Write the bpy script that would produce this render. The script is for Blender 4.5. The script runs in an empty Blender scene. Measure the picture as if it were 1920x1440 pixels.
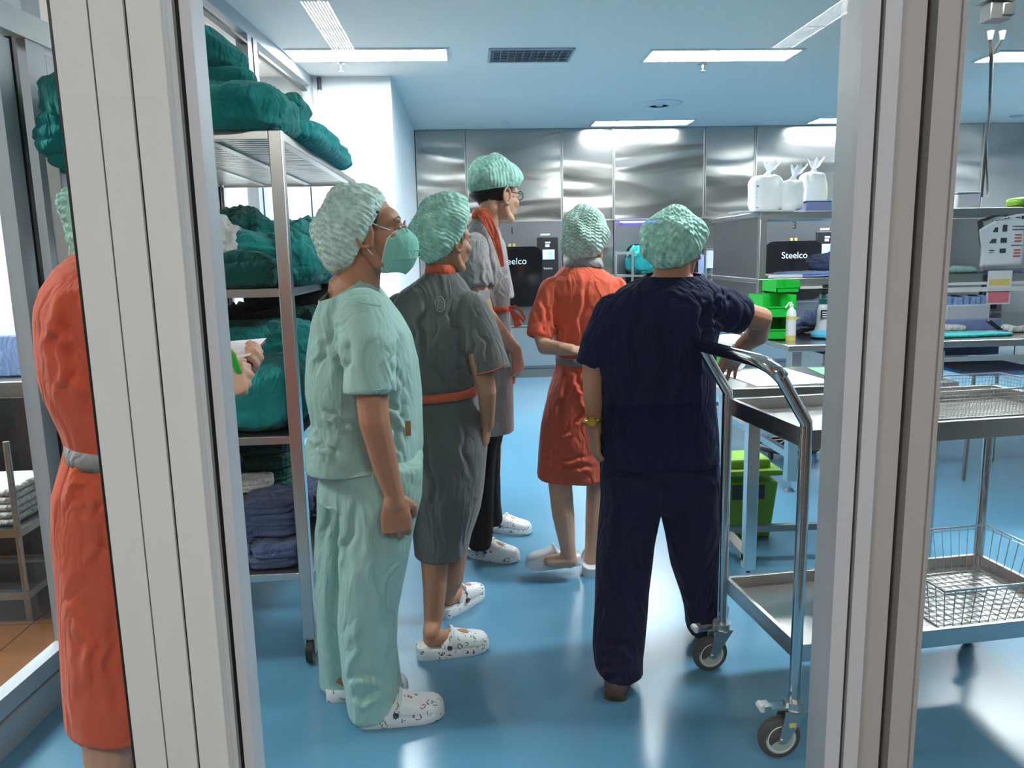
import bpy, bmesh, math, random
import numpy as np
from math import sin, cos, pi, radians, sqrt
from mathutils import Vector, Matrix

SC = bpy.context.scene
COL = SC.collection

# ---------------------------------------------------------------- camera
EYE = 1.43
FPX = 1441.0
PITCH, YAW, ROLL = radians(9.6), radians(3.0), radians(1.2)
VF = Vector((sin(YAW)*cos(PITCH), cos(YAW)*cos(PITCH), -sin(PITCH)))
_r0 = Vector((cos(YAW), -sin(YAW), 0)); _u0 = _r0.cross(VF)
VR = _r0*cos(ROLL) - _u0*sin(ROLL); VU = _r0*sin(ROLL) + _u0*cos(ROLL)
cam_data = bpy.data.cameras.new('camera')
cam_data.sensor_fit = 'HORIZONTAL'; cam_data.sensor_width = 36.0
cam_data.lens = 36.0*FPX/1920.0
cam_data.clip_start = 0.02
cam = bpy.data.objects.new('camera', cam_data); COL.objects.link(cam)
cam.matrix_world = Matrix((( VR.x, VU.x, -VF.x, 0), (VR.y, VU.y, -VF.y, 0), (VR.z, VU.z, -VF.z, EYE), (0, 0, 0, 1)))
SC.camera = cam

def at(u, v, y):
    """world point seen at picture point (u, v) standing at real distance y into the room"""
    d = VF + VR*((u-960)/FPX) + VU*((720-v)/FPX)
    return Vector((0, 0, EYE)) + d*(y/d.y)
def atz(u, v, z=0.0):
    d = VF + VR*((u-960)/FPX) + VU*((720-v)/FPX)
    return Vector((0, 0, EYE)) + d*((z-EYE)/d.z)

# ---------------------------------------------------------------- world, exposure
SC.view_settings.view_transform = 'Standard'
SC.view_settings.look = 'None'
SC.view_settings.gamma = 1.0
SC.view_settings.use_curve_mapping = False
SC.view_settings.exposure = 1.35
W = bpy.data.worlds.new('world'); SC.world = W; W.use_nodes = True
W.node_tree.nodes['Background'].inputs[0].default_value = (0.75, 0.85, 1.0, 1)
W.node_tree.nodes['Background'].inputs[1].default_value = 0.12
LAMP = 40.0          # radiance of the recessed ceiling lamps in the wash room
LAMP_HALL = 26.0      # corridor lamps behind the camera
SC.cycles.max_bounces = 10
SC.cycles.transparent_max_bounces = 24
SC.cycles.caustics_reflective = False
SC.cycles.caustics_refractive = False
SC.cycles.sample_clamp_indirect = 4.0
SC.cycles.blur_glossy = 0.5

# ---------------------------------------------------------------- materials
def nt(name):
    m = bpy.data.materials.new(name); m.use_nodes = True
    n = m.node_tree.nodes; b = n['Principled BSDF']
    return m, m.node_tree, n, m.node_tree.links, b
def ramp(n, pts, interp='LINEAR'):
    r = n.new('ShaderNodeValToRGB'); r.color_ramp.interpolation = interp
    while len(r.color_ramp.elements) < len(pts): r.color_ramp.elements.new(0.5)
    for e, (p, c) in zip(r.color_ramp.elements, pts):
        e.position = p; e.color = (*c, 1) if len(c) == 3 else c
    return r
def coords(n, l, scale=(1, 1, 1), kind='Object'):
    tc = n.new('ShaderNodeTexCoord'); mp = n.new('ShaderNodeMapping')
    mp.inputs['Scale'].default_value = scale
    l.new(tc.outputs[kind], mp.inputs['Vector']); return mp.outputs['Vector']
def noise(n, l, vec, scale, detail=3, rough=0.5, dist=0.0):
    t = n.new('ShaderNodeTexNoise'); t.inputs['Scale'].default_value = scale
    t.inputs['Detail'].default_value = detail; t.inputs['Roughness'].default_value = rough
    t.inputs['Distortion'].default_value = dist
    l.new(vec, t.inputs['Vector']); return t.outputs['Fac']
def bump(n, l, h, b, strength=0.3, dist=0.01):
    bp = n.new('ShaderNodeBump'); bp.inputs['Strength'].default_value = strength
    bp.inputs['Distance'].default_value = dist
    l.new(h, bp.inputs['Height']); l.new(bp.outputs['Normal'], b.inputs['Normal']); return bp
def scale_col(c, k): return tuple(min(1, x*k) for x in c)

def m_plain(name, col, rough=0.5, metal=0.0, spec=0.5, var=0.06, scale=20, bstr=0.0, bscale=60):
    m, t, n, l, b = nt(name)
    v = coords(n, l); f = noise(n, l, v, scale, 3)
    r = ramp(n, [(0.3, scale_col(col, 1-var)), (0.7, scale_col(col, 1+var))])
    l.new(f, r.inputs[0]); l.new(r.outputs[0], b.inputs['Base Color'])
    b.inputs['Roughness'].default_value = rough; b.inputs['Metallic'].default_value = metal
    b.inputs['Specular IOR Level'].default_value = spec
    if bstr: bump(n, l, noise(n, l, v, bscale, 2), b, bstr, 0.004)
    return m
def m_cloth(name, col, rough=0.85, var=0.12, wr=0.5, wscale=9, sheen=0.15, aniso=(1, 1, 0.45)):
    m, t, n, l, b = nt(name)
    v = coords(n, l, aniso)
    f = noise(n, l, v, wscale, 4, 0.55, 0.6)
    w = n.new('ShaderNodeTexNoise'); w.inputs['Scale'].default_value = 320; w.inputs['Detail'].default_value = 1
    l.new(v, w.inputs['Vector'])
    ff = noise(n, l, v, 3.1, 3)
    r = ramp(n, [(0.3, scale_col(col, 1-var)), (0.7, scale_col(col, 1+var))])
    l.new(ff, r.inputs[0]); l.new(r.outputs[0], b.inputs['Base Color'])
    b.inputs['Roughness'].default_value = rough; b.inputs['Specular IOR Level'].default_value = 0.2
    b.inputs['Sheen Weight'].default_value = sheen; b.inputs['Sheen Roughness'].default_value = 0.5
    b1 = n.new('ShaderNodeBump'); b1.inputs['Strength'].default_value = 0.04; b1.inputs['Distance'].default_value = 0.002
    l.new(w.outputs['Fac'], b1.inputs['Height'])
    n2 = noise(n, l, v, wscale*1.6, 2, 0.5, 1.4)
    sb = n.new('ShaderNodeMath'); sb.operation = 'SUBTRACT'; sb.inputs[1].default_value = 0.5; l.new(n2, sb.inputs[0])
    ab = n.new('ShaderNodeMath'); ab.operation = 'ABSOLUTE'; l.new(sb.outputs[0], ab.inputs[0])
    ma = n.new('ShaderNodeMath'); ma.operation = 'MULTIPLY_ADD'; ma.inputs[1].default_value = 1.5; l.new(ab.outputs[0], ma.inputs[0]); l.new(f, ma.inputs[2])
    b2 = n.new('ShaderNodeBump'); b2.inputs['Strength'].default_value = wr; b2.inputs['Distance'].default_value = 0.03
    l.new(ma.outputs[0], b2.inputs['Height']); l.new(b1.outputs['Normal'], b2.inputs['Normal'])
    l.new(b2.outputs['Normal'], b.inputs['Normal'])
    return m
def m_steel(name, col=(0.62, 0.61, 0.59), rough=0.28, grain=(1, 1, 60), bstr=0.05, wavy=0.0, wscale=(1.2, 1, 3.0)):
    m, t, n, l, b = nt(name)
    b.inputs['Metallic'].default_value = 1.0
    v = coords(n, l, grain); f = noise(n, l, v, 22, 3)
    r = ramp(n, [(0.1, scale_col(col, 0.95)), (0.9, scale_col(col, 1.04))])
    l.new(f, r.inputs[0]); l.new(r.outputs[0], b.inputs['Base Color'])
    rr = ramp(n, [(0.1, (rough*0.9,)*3), (0.9, (rough*1.12,)*3)])
    l.new(f, rr.inputs[0]); l.new(rr.outputs[0], b.inputs['Roughness'])
    bp = bump(n, l, f, b, bstr, 0.001)
    if wavy:
        v2 = coords(n, l, wscale); w = noise(n, l, v2, 1.3, 1.5, 0.4, 0.7)
        b2 = n.new('ShaderNodeBump'); b2.inputs['Strength'].default_value = 1.0; b2.inputs['Distance'].default_value = wavy
        l.new(w, b2.inputs['Height']); l.new(bp.outputs['Normal'], b2.inputs['Normal'])
        l.new(b2.outputs['Normal'], b.inputs['Normal'])
    return m
def m_emit(name, col, s):
    m, t, n, l, b = nt(name)
    b.inputs['Base Color'].default_value = (*col, 1)
    b.inputs['Emission Color'].default_value = (*col, 1); b.inputs['Emission Strength'].default_value = s
    return m
def m_glass(name, tint=(0.97, 0.99, 0.985), refl=1.0):
    m = bpy.data.materials.new(name); m.use_nodes = True; t = m.node_tree; n = t.nodes; l = t.links
    n.remove(n['Principled BSDF']); out = n['Material Output']
    tr = n.new('ShaderNodeBsdfTransparent'); tr.inputs[0].default_value = (*tint, 1)
    gl = n.new('ShaderNodeBsdfGlossy'); gl.inputs['Roughness'].default_value = 0.0
    gl.inputs['Color'].default_value = (refl, refl, refl, 1)
    fr = n.new('ShaderNodeFresnel'); fr.inputs['IOR'].default_value = 1.5
    mx = n.new('ShaderNodeMixShader')
    ge = n.new('ShaderNodeNewGeometry'); inv = n.new('ShaderNodeMath'); inv.operation = 'SUBTRACT'; inv.inputs[0].default_value = 1.0
    mu = n.new('ShaderNodeMath'); mu.operation = 'MULTIPLY'
    l.new(ge.outputs['Backfacing'], inv.inputs[1]); l.new(fr.outputs[0], mu.inputs[0]); l.new(inv.outputs[0], mu.inputs[1])
    l.new(mu.outputs[0], mx.inputs[0]); l.new(tr.outputs[0], mx.inputs[1]); l.new(gl.outputs[0], mx.inputs[2])
    l.new(mx.outputs[0], out.inputs['Surface']); return m
def m_clear(name, col, rough=0.1, alpha=0.3):
    m, t, n, l, b = nt(name)
    b.inputs['Base Color'].default_value = (*col, 1); b.inputs['Roughness'].default_value = rough
    b.inputs['Alpha'].default_value = alpha
    return m
def m_skin(name, col):
    m, t, n, l, b = nt(name)
    v = coords(n, l); f = noise(n, l, v, 9, 4)
    r = ramp(n, [(0.3, scale_col(col, 0.88)), (0.7, scale_col(col, 1.08))])
    l.new(f, r.inputs[0]); l.new(r.outputs[0], b.inputs['Base Color'])
    b.inputs['Roughness'].default_value = 0.5; b.inputs['Specular IOR Level'].default_value = 0.35
    b.inputs['Subsurface Weight'].default_value = 0.12; b.inputs['Subsurface Radius'].default_value = (0.02, 0.008, 0.004)
    b.inputs['Subsurface Scale'].default_value = 0.5
    bump(n, l, noise(n, l, v, 180, 2), b, 0.08, 0.002)
    return m
def m_cap(name, col=(0.30, 0.66, 0.50), alpha=0.72):
    """thin non-woven pleated hair cap: partly see-through, light scatters through it"""
    m, t, n, l, b = nt(name)
    v = coords(n, l); f = noise(n, l, v, 45, 3)
    r = ramp(n, [(0.3, scale_col(col, 0.85)), (0.75, scale_col(col, 1.25))])
    l.new(f, r.inputs[0]); l.new(r.outputs[0], b.inputs['Base Color'])
    b.inputs['Roughness'].default_value = 0.6
    ar = ramp(n, [(0.35, (alpha-0.1,)*3), (0.65, (alpha+0.1,)*3)])
    l.new(f, ar.inputs[0]); l.new(ar.outputs[0], b.inputs['Alpha'])
    bump(n, l, noise(n, l, v, 120, 2), b, 0.25, 0.003)
    return m
def m_clog(name):
    """white clog rubber with a scattered print of small dark and red line doodles"""
    m, t, n, l, b = nt(name)
    v = coords(n, l)
    d = n.new('ShaderNodeTexNoise'); d.inputs['Scale'].default_value = 40; l.new(v, d.inputs['Vector'])
    mixv = n.new('ShaderNodeVectorMath'); mixv.operation = 'MULTIPLY_ADD'
    mixv.inputs[1].default_value = (0.02, 0.02, 0.02)
    l.new(d.outputs['Color'], mixv.inputs[0]); l.new(v, mixv.inputs[2])
    vo = n.new('ShaderNodeTexVoronoi'); vo.inputs['Scale'].default_value = 38; vo.feature = 'F1'
    l.new(mixv.outputs[0], vo.inputs['Vector'])
    ring = ramp(n, [(0.0, (0, 0, 0)), (0.26, (0, 0, 0)), (0.29, (1, 1, 1)), (0.36, (1, 1, 1)), (0.39, (0, 0, 0))])
    l.new(vo.outputs['Distance'], ring.inputs[0])
    sep = n.new('ShaderNodeSeparateColor'); l.new(vo.outputs['Color'], sep.inputs[0])
    pick = n.new('ShaderNodeMath'); pick.operation = 'GREATER_THAN'; pick.inputs[1].default_value = 0.2
    l.new(sep.outputs[0], pick.inputs[0])
    gap = n.new('ShaderNodeMath'); gap.operation = 'GREATER_THAN'; gap.inputs[1].default_value = 0.5
    l.new(noise(n, l, v, 60, 1), gap.inputs[0])
    mu = n.new('ShaderNodeMath'); mu.operation = 'MULTIPLY'; l.new(ring.outputs[0], mu.inputs[0]); l.new(pick.outputs[0], mu.inputs[1])
    mu2 = n.new('ShaderNodeMath'); mu2.operation = 'MULTIPLY'; l.new(mu.outputs[0], mu2.inputs[0]); l.new(gap.outputs[0], mu2.inputs[1])
    ink = ramp(n, [(0.0, (0.02, 0.02, 0.03)), (0.6, (0.03, 0.02, 0.02)), (0.75, (0.35, 0.05, 0.03))], 'CONSTANT')
    l.new(sep.outputs[1], ink.inputs[0])
    mx = n.new('ShaderNodeMix'); mx.data_type = 'RGBA'
    mx.inputs['A'].default_value = (0.78, 0.79, 0.80, 1)
    l.new(mu2.outputs[0], mx.inputs['Factor']); l.new(ink.outputs[0], mx.inputs['B'])
    l.new(mx.outputs['Result'], b.inputs['Base Color'])
    b.inputs['Roughness'].default_value = 0.4
    return m

M = {}
def m_floor(name, col, rough):
    m, t, n, l, b = nt(name)
    v = coords(n, l); f = noise(n, l, v, 1.2, 3)
    r = ramp(n, [(0.1, scale_col(col, 0.96)), (0.9, scale_col(col, 1.04))])
    l.new(f, r.inputs[0]); l.new(r.outputs[0], b.inputs['Base Color'])
    rr = ramp(n, [(0.1, (rough*0.9,)*3), (0.9, (rough*1.1,)*3)]); l.new(noise(n, l, v, 3, 3), rr.inputs[0])
    l.new(rr.outputs[0], b.inputs['Roughness']); b.inputs['Specular IOR Level'].default_value = 0.6
    return m
def m_tile(name, col, w=0.6):
    m, t, n, l, b = nt(name)
    v = coords(n, l)
    br = n.new('ShaderNodeTexBrick'); br.offset = 0.0; br.inputs['Scale'].default_value = 1.0
    br.inputs['Brick Width'].default_value = w; br.inputs['Row Height'].default_value = w
    br.inputs['Mortar Size'].default_value = 0.004
    br.inputs['Color1'].default_value = (*col, 1); br.inputs['Color2'].default_value = (*scale_col(col, 0.9), 1)
    br.inputs['Mortar'].default_value = (*scale_col(col, 0.5), 1)
    l.new(v, br.inputs['Vector']); l.new(br.outputs['Color'], b.inputs['Base Color'])
    b.inputs['Roughness'].default_value = 0.25
    return m
M['floor'] = m_floor('blue_epoxy_floor', (0.095, 0.27, 0.415), 0.24)
M['tile_grey'] = m_tile('grey_brown_floor_tile', (0.10, 0.085, 0.075))
M['tile'] = m_tile('brown_floor_tile', (0.19, 0.075, 0.022))
M['ceiling'] = m_plain('white_ceiling_board', (0.96, 0.885, 0.815), 0.9, var=0.01, scale=3)
M['wall'] = m_plain('white_wall_paint', (0.82, 0.85, 0.86), 0.7, var=0.01, scale=3)
M['wall2'] = m_plain('grey_wall_paint', (0.20, 0.20, 0.20), 0.8, var=0.02, scale=3)
M['alu'] = m_plain('grey_powder_coated_aluminium', (0.47, 0.50, 0.54), 0.42, 0.0, 0.5, 0.02, 8)
M['alu_light'] = m_plain('pale_powder_coated_aluminium', (0.74, 0.72, 0.73), 0.5, 0.0, 0.4, 0.02, 5)
M['alu_beige'] = m_plain('beige_powder_coated_aluminium', (0.36, 0.355, 0.35), 0.5, 0.0, 0.4, 0.02, 5)
M['gasket'] = m_plain('black_rubber_gasket', (0.010, 0.010, 0.012), 0.5, var=0.2)
M['gasket_brown'] = m_plain('brown_felt_gasket', (0.055, 0.038, 0.022), 0.7, var=0.15)
M['glass'] = m_glass('clear_pane_glass')
M['steel_wall'] = m_steel('rolled_steel_sheet', (0.46, 0.45, 0.43), 0.21, (1, 1, 40), 0.03, 0.040, (0.45, 1, 1.9))
M['steel'] = m_steel('brushed_stainless_steel', (0.60, 0.58, 0.56), 0.3, (40, 1, 1), 0.06)
M['steel_top'] = m_steel('brushed_steel_worktop', (0.62, 0.60, 0.58), 0.22, (1, 40, 1), 0.06)
M['steel_dark'] = m_steel('dark_stainless_steel', (0.30, 0.28, 0.26), 0.35, (1, 1, 30), 0.06)
M['steel_front'] = m_steel('machine_front_steel', (0.26, 0.26, 0.28), 0.33, (1, 1, 40), 0.05)
M['chrome'] = m_steel('polished_steel_tube', (0.62, 0.62, 0.62), 0.10, (1, 1, 3), 0.02)
M['zinc'] = m_steel('zinc_plated_steel', (0.70, 0.70, 0.68), 0.3, (1, 1, 1), 0.05)
M['black'] = m_plain('black_plastic', (0.012, 0.012, 0.014), 0.35, var=0.2)
M['blackglass'] = m_plain('black_door_glass', (0.008, 0.008, 0.010), 0.06, var=0.1)
M['rubber'] = m_plain('dark_grey_rubber', (0.07, 0.065, 0.06), 0.6, var=0.15)
M['wheel'] = m_plain('grey_nylon_wheel', (0.45, 0.47, 0.44), 0.5, var=0.05)
M['white'] = m_plain('white_plastic', (0.75, 0.76, 0.76), 0.4, var=0.02)
M['paper'] = m_plain('white_paper', (0.80, 0.82, 0.84), 0.8, var=0.02)
M['ink'] = m_plain('dark_grey_print', (0.05, 0.05, 0.06), 0.8)
M['red_ink'] = m_plain('red_print', (0.60, 0.10, 0.09), 0.8)
M['yellow'] = m_plain('yellow_print', (0.80, 0.66, 0.20), 0.7)
M['pink'] = m_plain('pink_red_print', (0.80, 0.22, 0.26), 0.7)
M['lamp'] = m_emit('lit_lamp_diffuser', (0.94, 0.98, 1.0), LAMP)
M['lamp_hall'] = m_emit('lit_corridor_lamp', (1.0, 0.96, 0.92), LAMP_HALL)
M['screen'] = m_emit('lit_blue_screen', (0.12, 0.22, 0.85), 1.6)
M['screen_white'] = m_emit('lit_white_screen_marks', (0.75, 0.85, 1.0), 1.8)
M['violet'] = m_emit('glowing_violet_reflection', (0.16, 0.12, 1.0), 6.0)
M['teal'] = m_cloth('teal_surgical_cotton', (0.012, 0.235, 0.225), wr=0.9, wscale=7)
M['teal_dark'] = m_cloth('dark_green_surgical_cotton', (0.006, 0.085, 0.075), wr=0.8, wscale=9)
M['teal_light'] = m_cloth('bright_teal_cotton', (0.02, 0.36, 0.36), wr=0.8, wscale=8)
M['grey_green'] = m_cloth('faded_grey_green_cotton', (0.26, 0.33, 0.31), wr=0.9)
M['slate'] = m_cloth('slate_blue_cotton', (0.075, 0.105, 0.21), wr=0.7, wscale=10)
M['slate_light'] = m_cloth('light_blue_cotton', (0.22, 0.32, 0.58), wr=0.6, wscale=10)
M['linen'] = m_cloth('white_cotton', (0.62, 0.63, 0.61), wr=0.9)
M['black_cloth'] = m_cloth('black_cotton', (0.006, 0.007, 0.009), wr=0.5, sheen=0.0)
M['mint'] = m_cloth('mint_scrub_cotton', (0.35, 0.555, 0.50), wr=0.6, wscale=6, var=0.06)
M['greyc'] = m_cloth('grey_smock_cotton', (0.135, 0.14, 0.14), wr=0.6, wscale=6, var=0.08)
M['greyl'] = m_cloth('light_grey_cotton', (0.36, 0.36, 0.365), wr=0.6, wscale=8, var=0.06)
M['orange'] = m_cloth('orange_red_cotton', (0.72, 0.125, 0.065), wr=0.6, wscale=6, var=0.07)
M['navy'] = m_cloth('navy_scrub_cotton', (0.006, 0.010, 0.042), wr=1.0, wscale=6, var=0.15, sheen=0.02)
M['cap'] = m_cap('mint_hair_cap', (0.46, 0.86, 0.70), 0.82)
M['cap_pale'] = m_cap('pale_mint_hair_cap', (0.60, 0.84, 0.74), 0.88)
M['hair'] = m_plain('black_hair', (0.012, 0.009, 0.008), 0.45, var=0.3, scale=60, bstr=0.4, bscale=150)
M['skin'] = m_skin('tan_skin', (0.46, 0.225, 0.135))
M['skin_light'] = m_skin('light_skin', (0.62, 0.36, 0.25))
M['mask'] = m_cloth('mint_face_mask', (0.26, 0.62, 0.52), wr=0.3, wscale=14, var=0.04)
M['clog'] = m_clog('printed_white_clog_rubber')
M['clog_plain'] = m_plain('plain_white_clog_rubber', (0.74, 0.76, 0.77), 0.4, var=0.02)
M['brown'] = m_plain('brown_leather', (0.10, 0.055, 0.04), 0.5, var=0.15)
M['gold'] = m_plain('gold_watch_metal', (0.80, 0.50, 0.08), 0.3, 1.0)
M['lime'] = m_plain('lime_green_plastic', (0.20, 0.42, 0.015), 0.4, var=0.03)
M['green'] = m_plain('bright_green_plastic', (0.01, 0.48, 0.04), 0.35, var=0.03)
M['green_pale'] = m_plain('pale_green_plastic', (0.20, 0.62, 0.28), 0.4, var=0.03)
M['bag'] = m_plain('white_cotton_in_plastic_bag', (0.80, 0.80, 0.79), 0.32, var=0.03, bstr=0.8, bscale=28)
M['bagfilm'] = m_clear('clear_bag_film', (0.85, 0.88, 0.92), 0.15, 0.55)
M['blue_liquid'] = m_plain('pale_blue_liquid', (0.12, 0.48, 0.70), 0.12, var=0.02)
M['clearplastic'] = m_clear('frosted_clear_plastic', (0.72, 0.74, 0.80), 0.2, 0.7)
M['blue_plastic'] = m_plain('blue_grey_plastic', (0.20, 0.24, 0.45), 0.4, var=0.08)
M['eye_white'] = m_plain('eye_white', (0.7, 0.68, 0.66), 0.2)
M['wood'] = m_plain('pale_brown_wood', (0.34, 0.17, 0.08), 0.6)

# ---------------------------------------------------------------- mesh building
XF = {}
def tagp(o, label=None, cat=None, group=None, kind=None):
    if label: o['label'] = label
    if cat: o['category'] = cat
    if group: o['group'] = group
    if kind: o['kind'] = kind
    return o
def thing(name, label, cat, loc=(0, 0, 0), rotz=0.0, group=None):
    o = bpy.data.objects.new(name, None); COL.objects.link(o)
    o.empty_display_size = 0.05
    o.location = loc; o.rotation_euler = (0, 0, rotz)
    XF[o.name] = Matrix.Translation(Vector(loc)) @ Matrix.Rotation(rotz, 4, 'Z')
    return tagp(o, label, cat, group)
def wmat(o):
    m = Matrix.Identity(4)
    while o is not None:
        m = XF.get(o.name, Matrix.Identity(4)) @ m
        o = o.parent
    return m
class MB:
    def __init__(s): s.v = []; s.f = []
    def add(s, vs, fs):
        b = len(s.v); s.v += [Vector(p) for p in vs]; s.f += [[i+b for i in f] for f in fs]; return s
    def box(s, c, d, rz=0.0, mat=None):
        c = Vector(c); hx, hy, hz = d[0]/2, d[1]/2, d[2]/2
        R = mat if mat is not None else Matrix.Rotation(rz, 3, 'Z')
        vs = [c + R @ Vector((sx*hx, sy*hy, sz*hz)) for sz in (-1, 1) for sy in (-1, 1) for sx in (-1, 1)]
        return s.add(vs, [(0, 2, 3, 1), (4, 5, 7, 6), (0, 1, 5, 4), (2, 6, 7, 3), (0, 4, 6, 2), (1, 3, 7, 5)])
    def box2(s, a, b):
        return s.box([(a[i]+b[i])/2 for i in range(3)], [abs(a[i]-b[i]) for i in range(3)])
    def prism(s, poly, z0, z1):
        k = len(poly)
        vs = [(x, y, z0) for x, y in poly] + [(x, y, z1) for x, y in poly]
        return s.add(vs, [list(range(k))[::-1], list(range(k, 2*k))] + [(i, (i+1) % k, k+(i+1) % k, k+i) for i in range(k)])
    def tube(s, pts, r, seg=12, closed=False, ends=True):
        pts = [Vector(p) for p in pts]; k = len(pts)
        rs = r if isinstance(r, (list, tuple)) else [r]*k
        tang = []
        for i in range(k):
            a = pts[i-1] if (i > 0 or closed) else pts[i]
            b = pts[(i+1) % k] if (i < k-1 or closed) else pts[i]
            t = (b-a); tang.append(t.normalized() if t.length > 1e-9 else Vector((0, 0, 1)))
        nrm = tang[0].orthogonal().normalized(); vs = []
        for i in range(k):
            nrm = (nrm - tang[i]*nrm.dot(tang[i]))
            nrm = nrm.normalized() if nrm.length > 1e-6 else tang[i].orthogonal().normalized()
            bi = tang[i].cross(nrm)
            for j in range(seg):
                a = 2*pi*j/seg
                vs.append(pts[i] + (nrm*cos(a) + bi*sin(a))*rs[i])
        fs = []
        for i in range(k if closed else k-1):
            for j in range(seg):
                i2 = (i+1) % k
                fs.append((i*seg+j, i*seg+(j+1) % seg, i2*seg+(j+1) % seg, i2*seg+j))
        if ends and not closed:
            fs.append(list(range(seg))[::-1]); fs.append([(k-1)*seg+j for j in range(seg)])
        return s.add(vs, fs)
    def cyl(s, a, b, r, seg=16, r2=None):
        return s.tube([a, b], [r, r if r2 is None else r2], seg)
    def lathe(s, c, prof, seg=24):
        c = Vector(c); vs = []; fs = []
        for (r, z) in prof:
            for j in range(seg):
                a = 2*pi*j/seg; vs.append(c+Vector((r*cos(a), r*sin(a), z)))
        for i in range(len(prof)-1):
            for j in range(seg):
                fs.append((i*seg+j, i*seg+(j+1) % seg, (i+1)*seg+(j+1) % seg, (i+1)*seg+j))
        fs.append(list(range(seg))[::-1]); fs.append([(len(prof)-1)*seg+j for j in range(seg)])
        return s.add(vs, fs)
    def rings(s, R, caps=True):
        seg = len(R[0]); vs = [p for r in R for p in r]; fs = []
        for i in range(len(R)-1):
            for j in range(seg):
                fs.append((i*seg+j, i*seg+(j+1) % seg, (i+1)*seg+(j+1) % seg, (i+1)*seg+j))
        if caps:
            fs.append(list(range(seg))[::-1]); fs.append([(len(R)-1)*seg+j for j in range(seg)])
        return s.add(vs, fs)
    def ell(s, c, rad, R=None, nu=20, nv=12, p=2.0):
        c = Vector(c); R = R or Matrix.Identity(3); vs = []; fs = []
        def se(t, e): return math.copysign(abs(t)**e, t)
        e = 2.0/p
        vs.append(c + R @ Vector((0, 0, -rad[2])))
        for i in range(1, nv):
            th = -pi/2 + pi*i/nv
            for j in range(nu):
                ph = 2*pi*j/nu
                vs.append(c + R @ Vector((rad[0]*se(cos(th), e)*se(cos(ph), e), rad[1]*se(cos(th), e)*se(sin(ph), e), rad[2]*se(sin(th), e))))
        vs.append(c + R @ Vector((0, 0, rad[2]))); top = len(vs)-1
        for j in range(nu): fs.append((0, 1+(j+1) % nu, 1+j))
        for i in range(nv-2):
            for j in range(nu):
                a = 1+i*nu; fs.append((a+j, a+(j+1) % nu, a+nu+(j+1) % nu, a+nu+j))
        a = 1+(nv-2)*nu
        for j in range(nu): fs.append((a+j, a+(j+1) % nu, top))
        return s.add(vs, fs)
    def cap(s, pts, rs, seg=14):
        """tapered rounded limb along a polyline"""
        pts = [Vector(p) for p in pts]; P = []; Rr = []
        t0 = (pts[1]-pts[0]).normalized(); t1 = (pts[-1]-pts[-2]).normalized()
        for a in (80, 55, 28): P.append(pts[0]-t0*rs[0]*sin(radians(a))); Rr.append(rs[0]*cos(radians(a)))
        P += pts; Rr += list(rs)
        for a in (28, 55, 80): P.append(pts[-1]+t1*rs[-1]*sin(radians(a))); Rr.append(rs[-1]*cos(radians(a)))
        return s.tube(P, Rr, seg)
    def data(s, name, mat, inv=None, angle=40, smooth=True):
        me = bpy.data.meshes.new(name)
        vs = s.v if inv is None else [inv @ p for p in s.v]
        me.from_pydata([tuple(p) for p in vs], [], s.f); me.validate(); me.update()
        bm = bmesh.new(); bm.from_mesh(me); bmesh.ops.recalc_face_normals(bm, faces=bm.faces); bm.to_mesh(me); bm.free()
        if smooth:
            me.polygons.foreach_set('use_smooth', [True]*len(me.polygons))
            me.set_sharp_from_angle(angle=radians(angle))
        if mat: me.materials.append(mat)
        return me
    def build(s, name, mat, parent=None, world=True, bevel=0.0, angle=40, label=None, **kw):
        inv = wmat(parent).inverted() if (parent is not None and world) else None
        o = bpy.data.objects.new(name, s.data(name, M[mat] if isinstance(mat, str) else mat, inv, angle))
        COL.objects.link(o); o.parent = parent
        if bevel:
            b = o.modifiers.new('bevel', 'BEVEL'); b.width = bevel; b.segments = 2; b.limit_method = 'ANGLE'; b.angle_limit = radians(50)
        if label: o['label'] = label
        if kw: tagp(o, **kw)
        return o
def struct(name, mb, mat, parent=None, **kw):
    o = mb.build(name, mat, parent, **kw)
    if parent is None: o['kind'] = 'structure'
    return o
def solo(name, mb, mat, label, cat, group=None, **kw):
    """a thing of one mesh, origin at its own place"""
    c = Vector((sum(p.x for p in mb.v)/len(mb.v), sum(p.y for p in mb.v)/len(mb.v), min(p.z for p in mb.v)))
    mb.v = [p-c for p in mb.v]
    o = mb.build(name, mat, None, **kw); o.location = c; XF[o.name] = Matrix.Translation(c)
    return tagp(o, label, cat, group)
def copy_tree(o, parent=None):
    c = o.copy(); COL.objects.link(c); c.parent = parent
    for ch in list(o.children): copy_tree(ch, c)
    return c
def text(s, name, size, loc, rot, mat, parent, depth=0.001, align='CENTER'):
    cu = bpy.data.curves.new(name, 'FONT'); cu.body = s; cu.size = size; cu.extrude = depth
    cu.align_x = align; cu.align_y = 'CENTER'; cu.materials.append(M[mat])
    tmp = bpy.data.objects.new(name, cu); COL.objects.link(tmp)
    dg = bpy.context.evaluated_depsgraph_get(); dg.update(); me = bpy.data.meshes.new_from_object(tmp.evaluated_get(dg)); me.name = name
    bpy.data.objects.remove(tmp); bpy.data.curves.remove(cu)
    o = bpy.data.objects.new(name, me); COL.objects.link(o); o.parent = parent
    L = Matrix.Translation(Vector(loc)) @ rot.to_4x4()
    o.matrix_local = (wmat(parent).inverted() @ L) if parent else L
    return o
FACE_CAM = Matrix.Rotation(pi/2, 3, 'X')      # text standing upright, read from -Y

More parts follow.
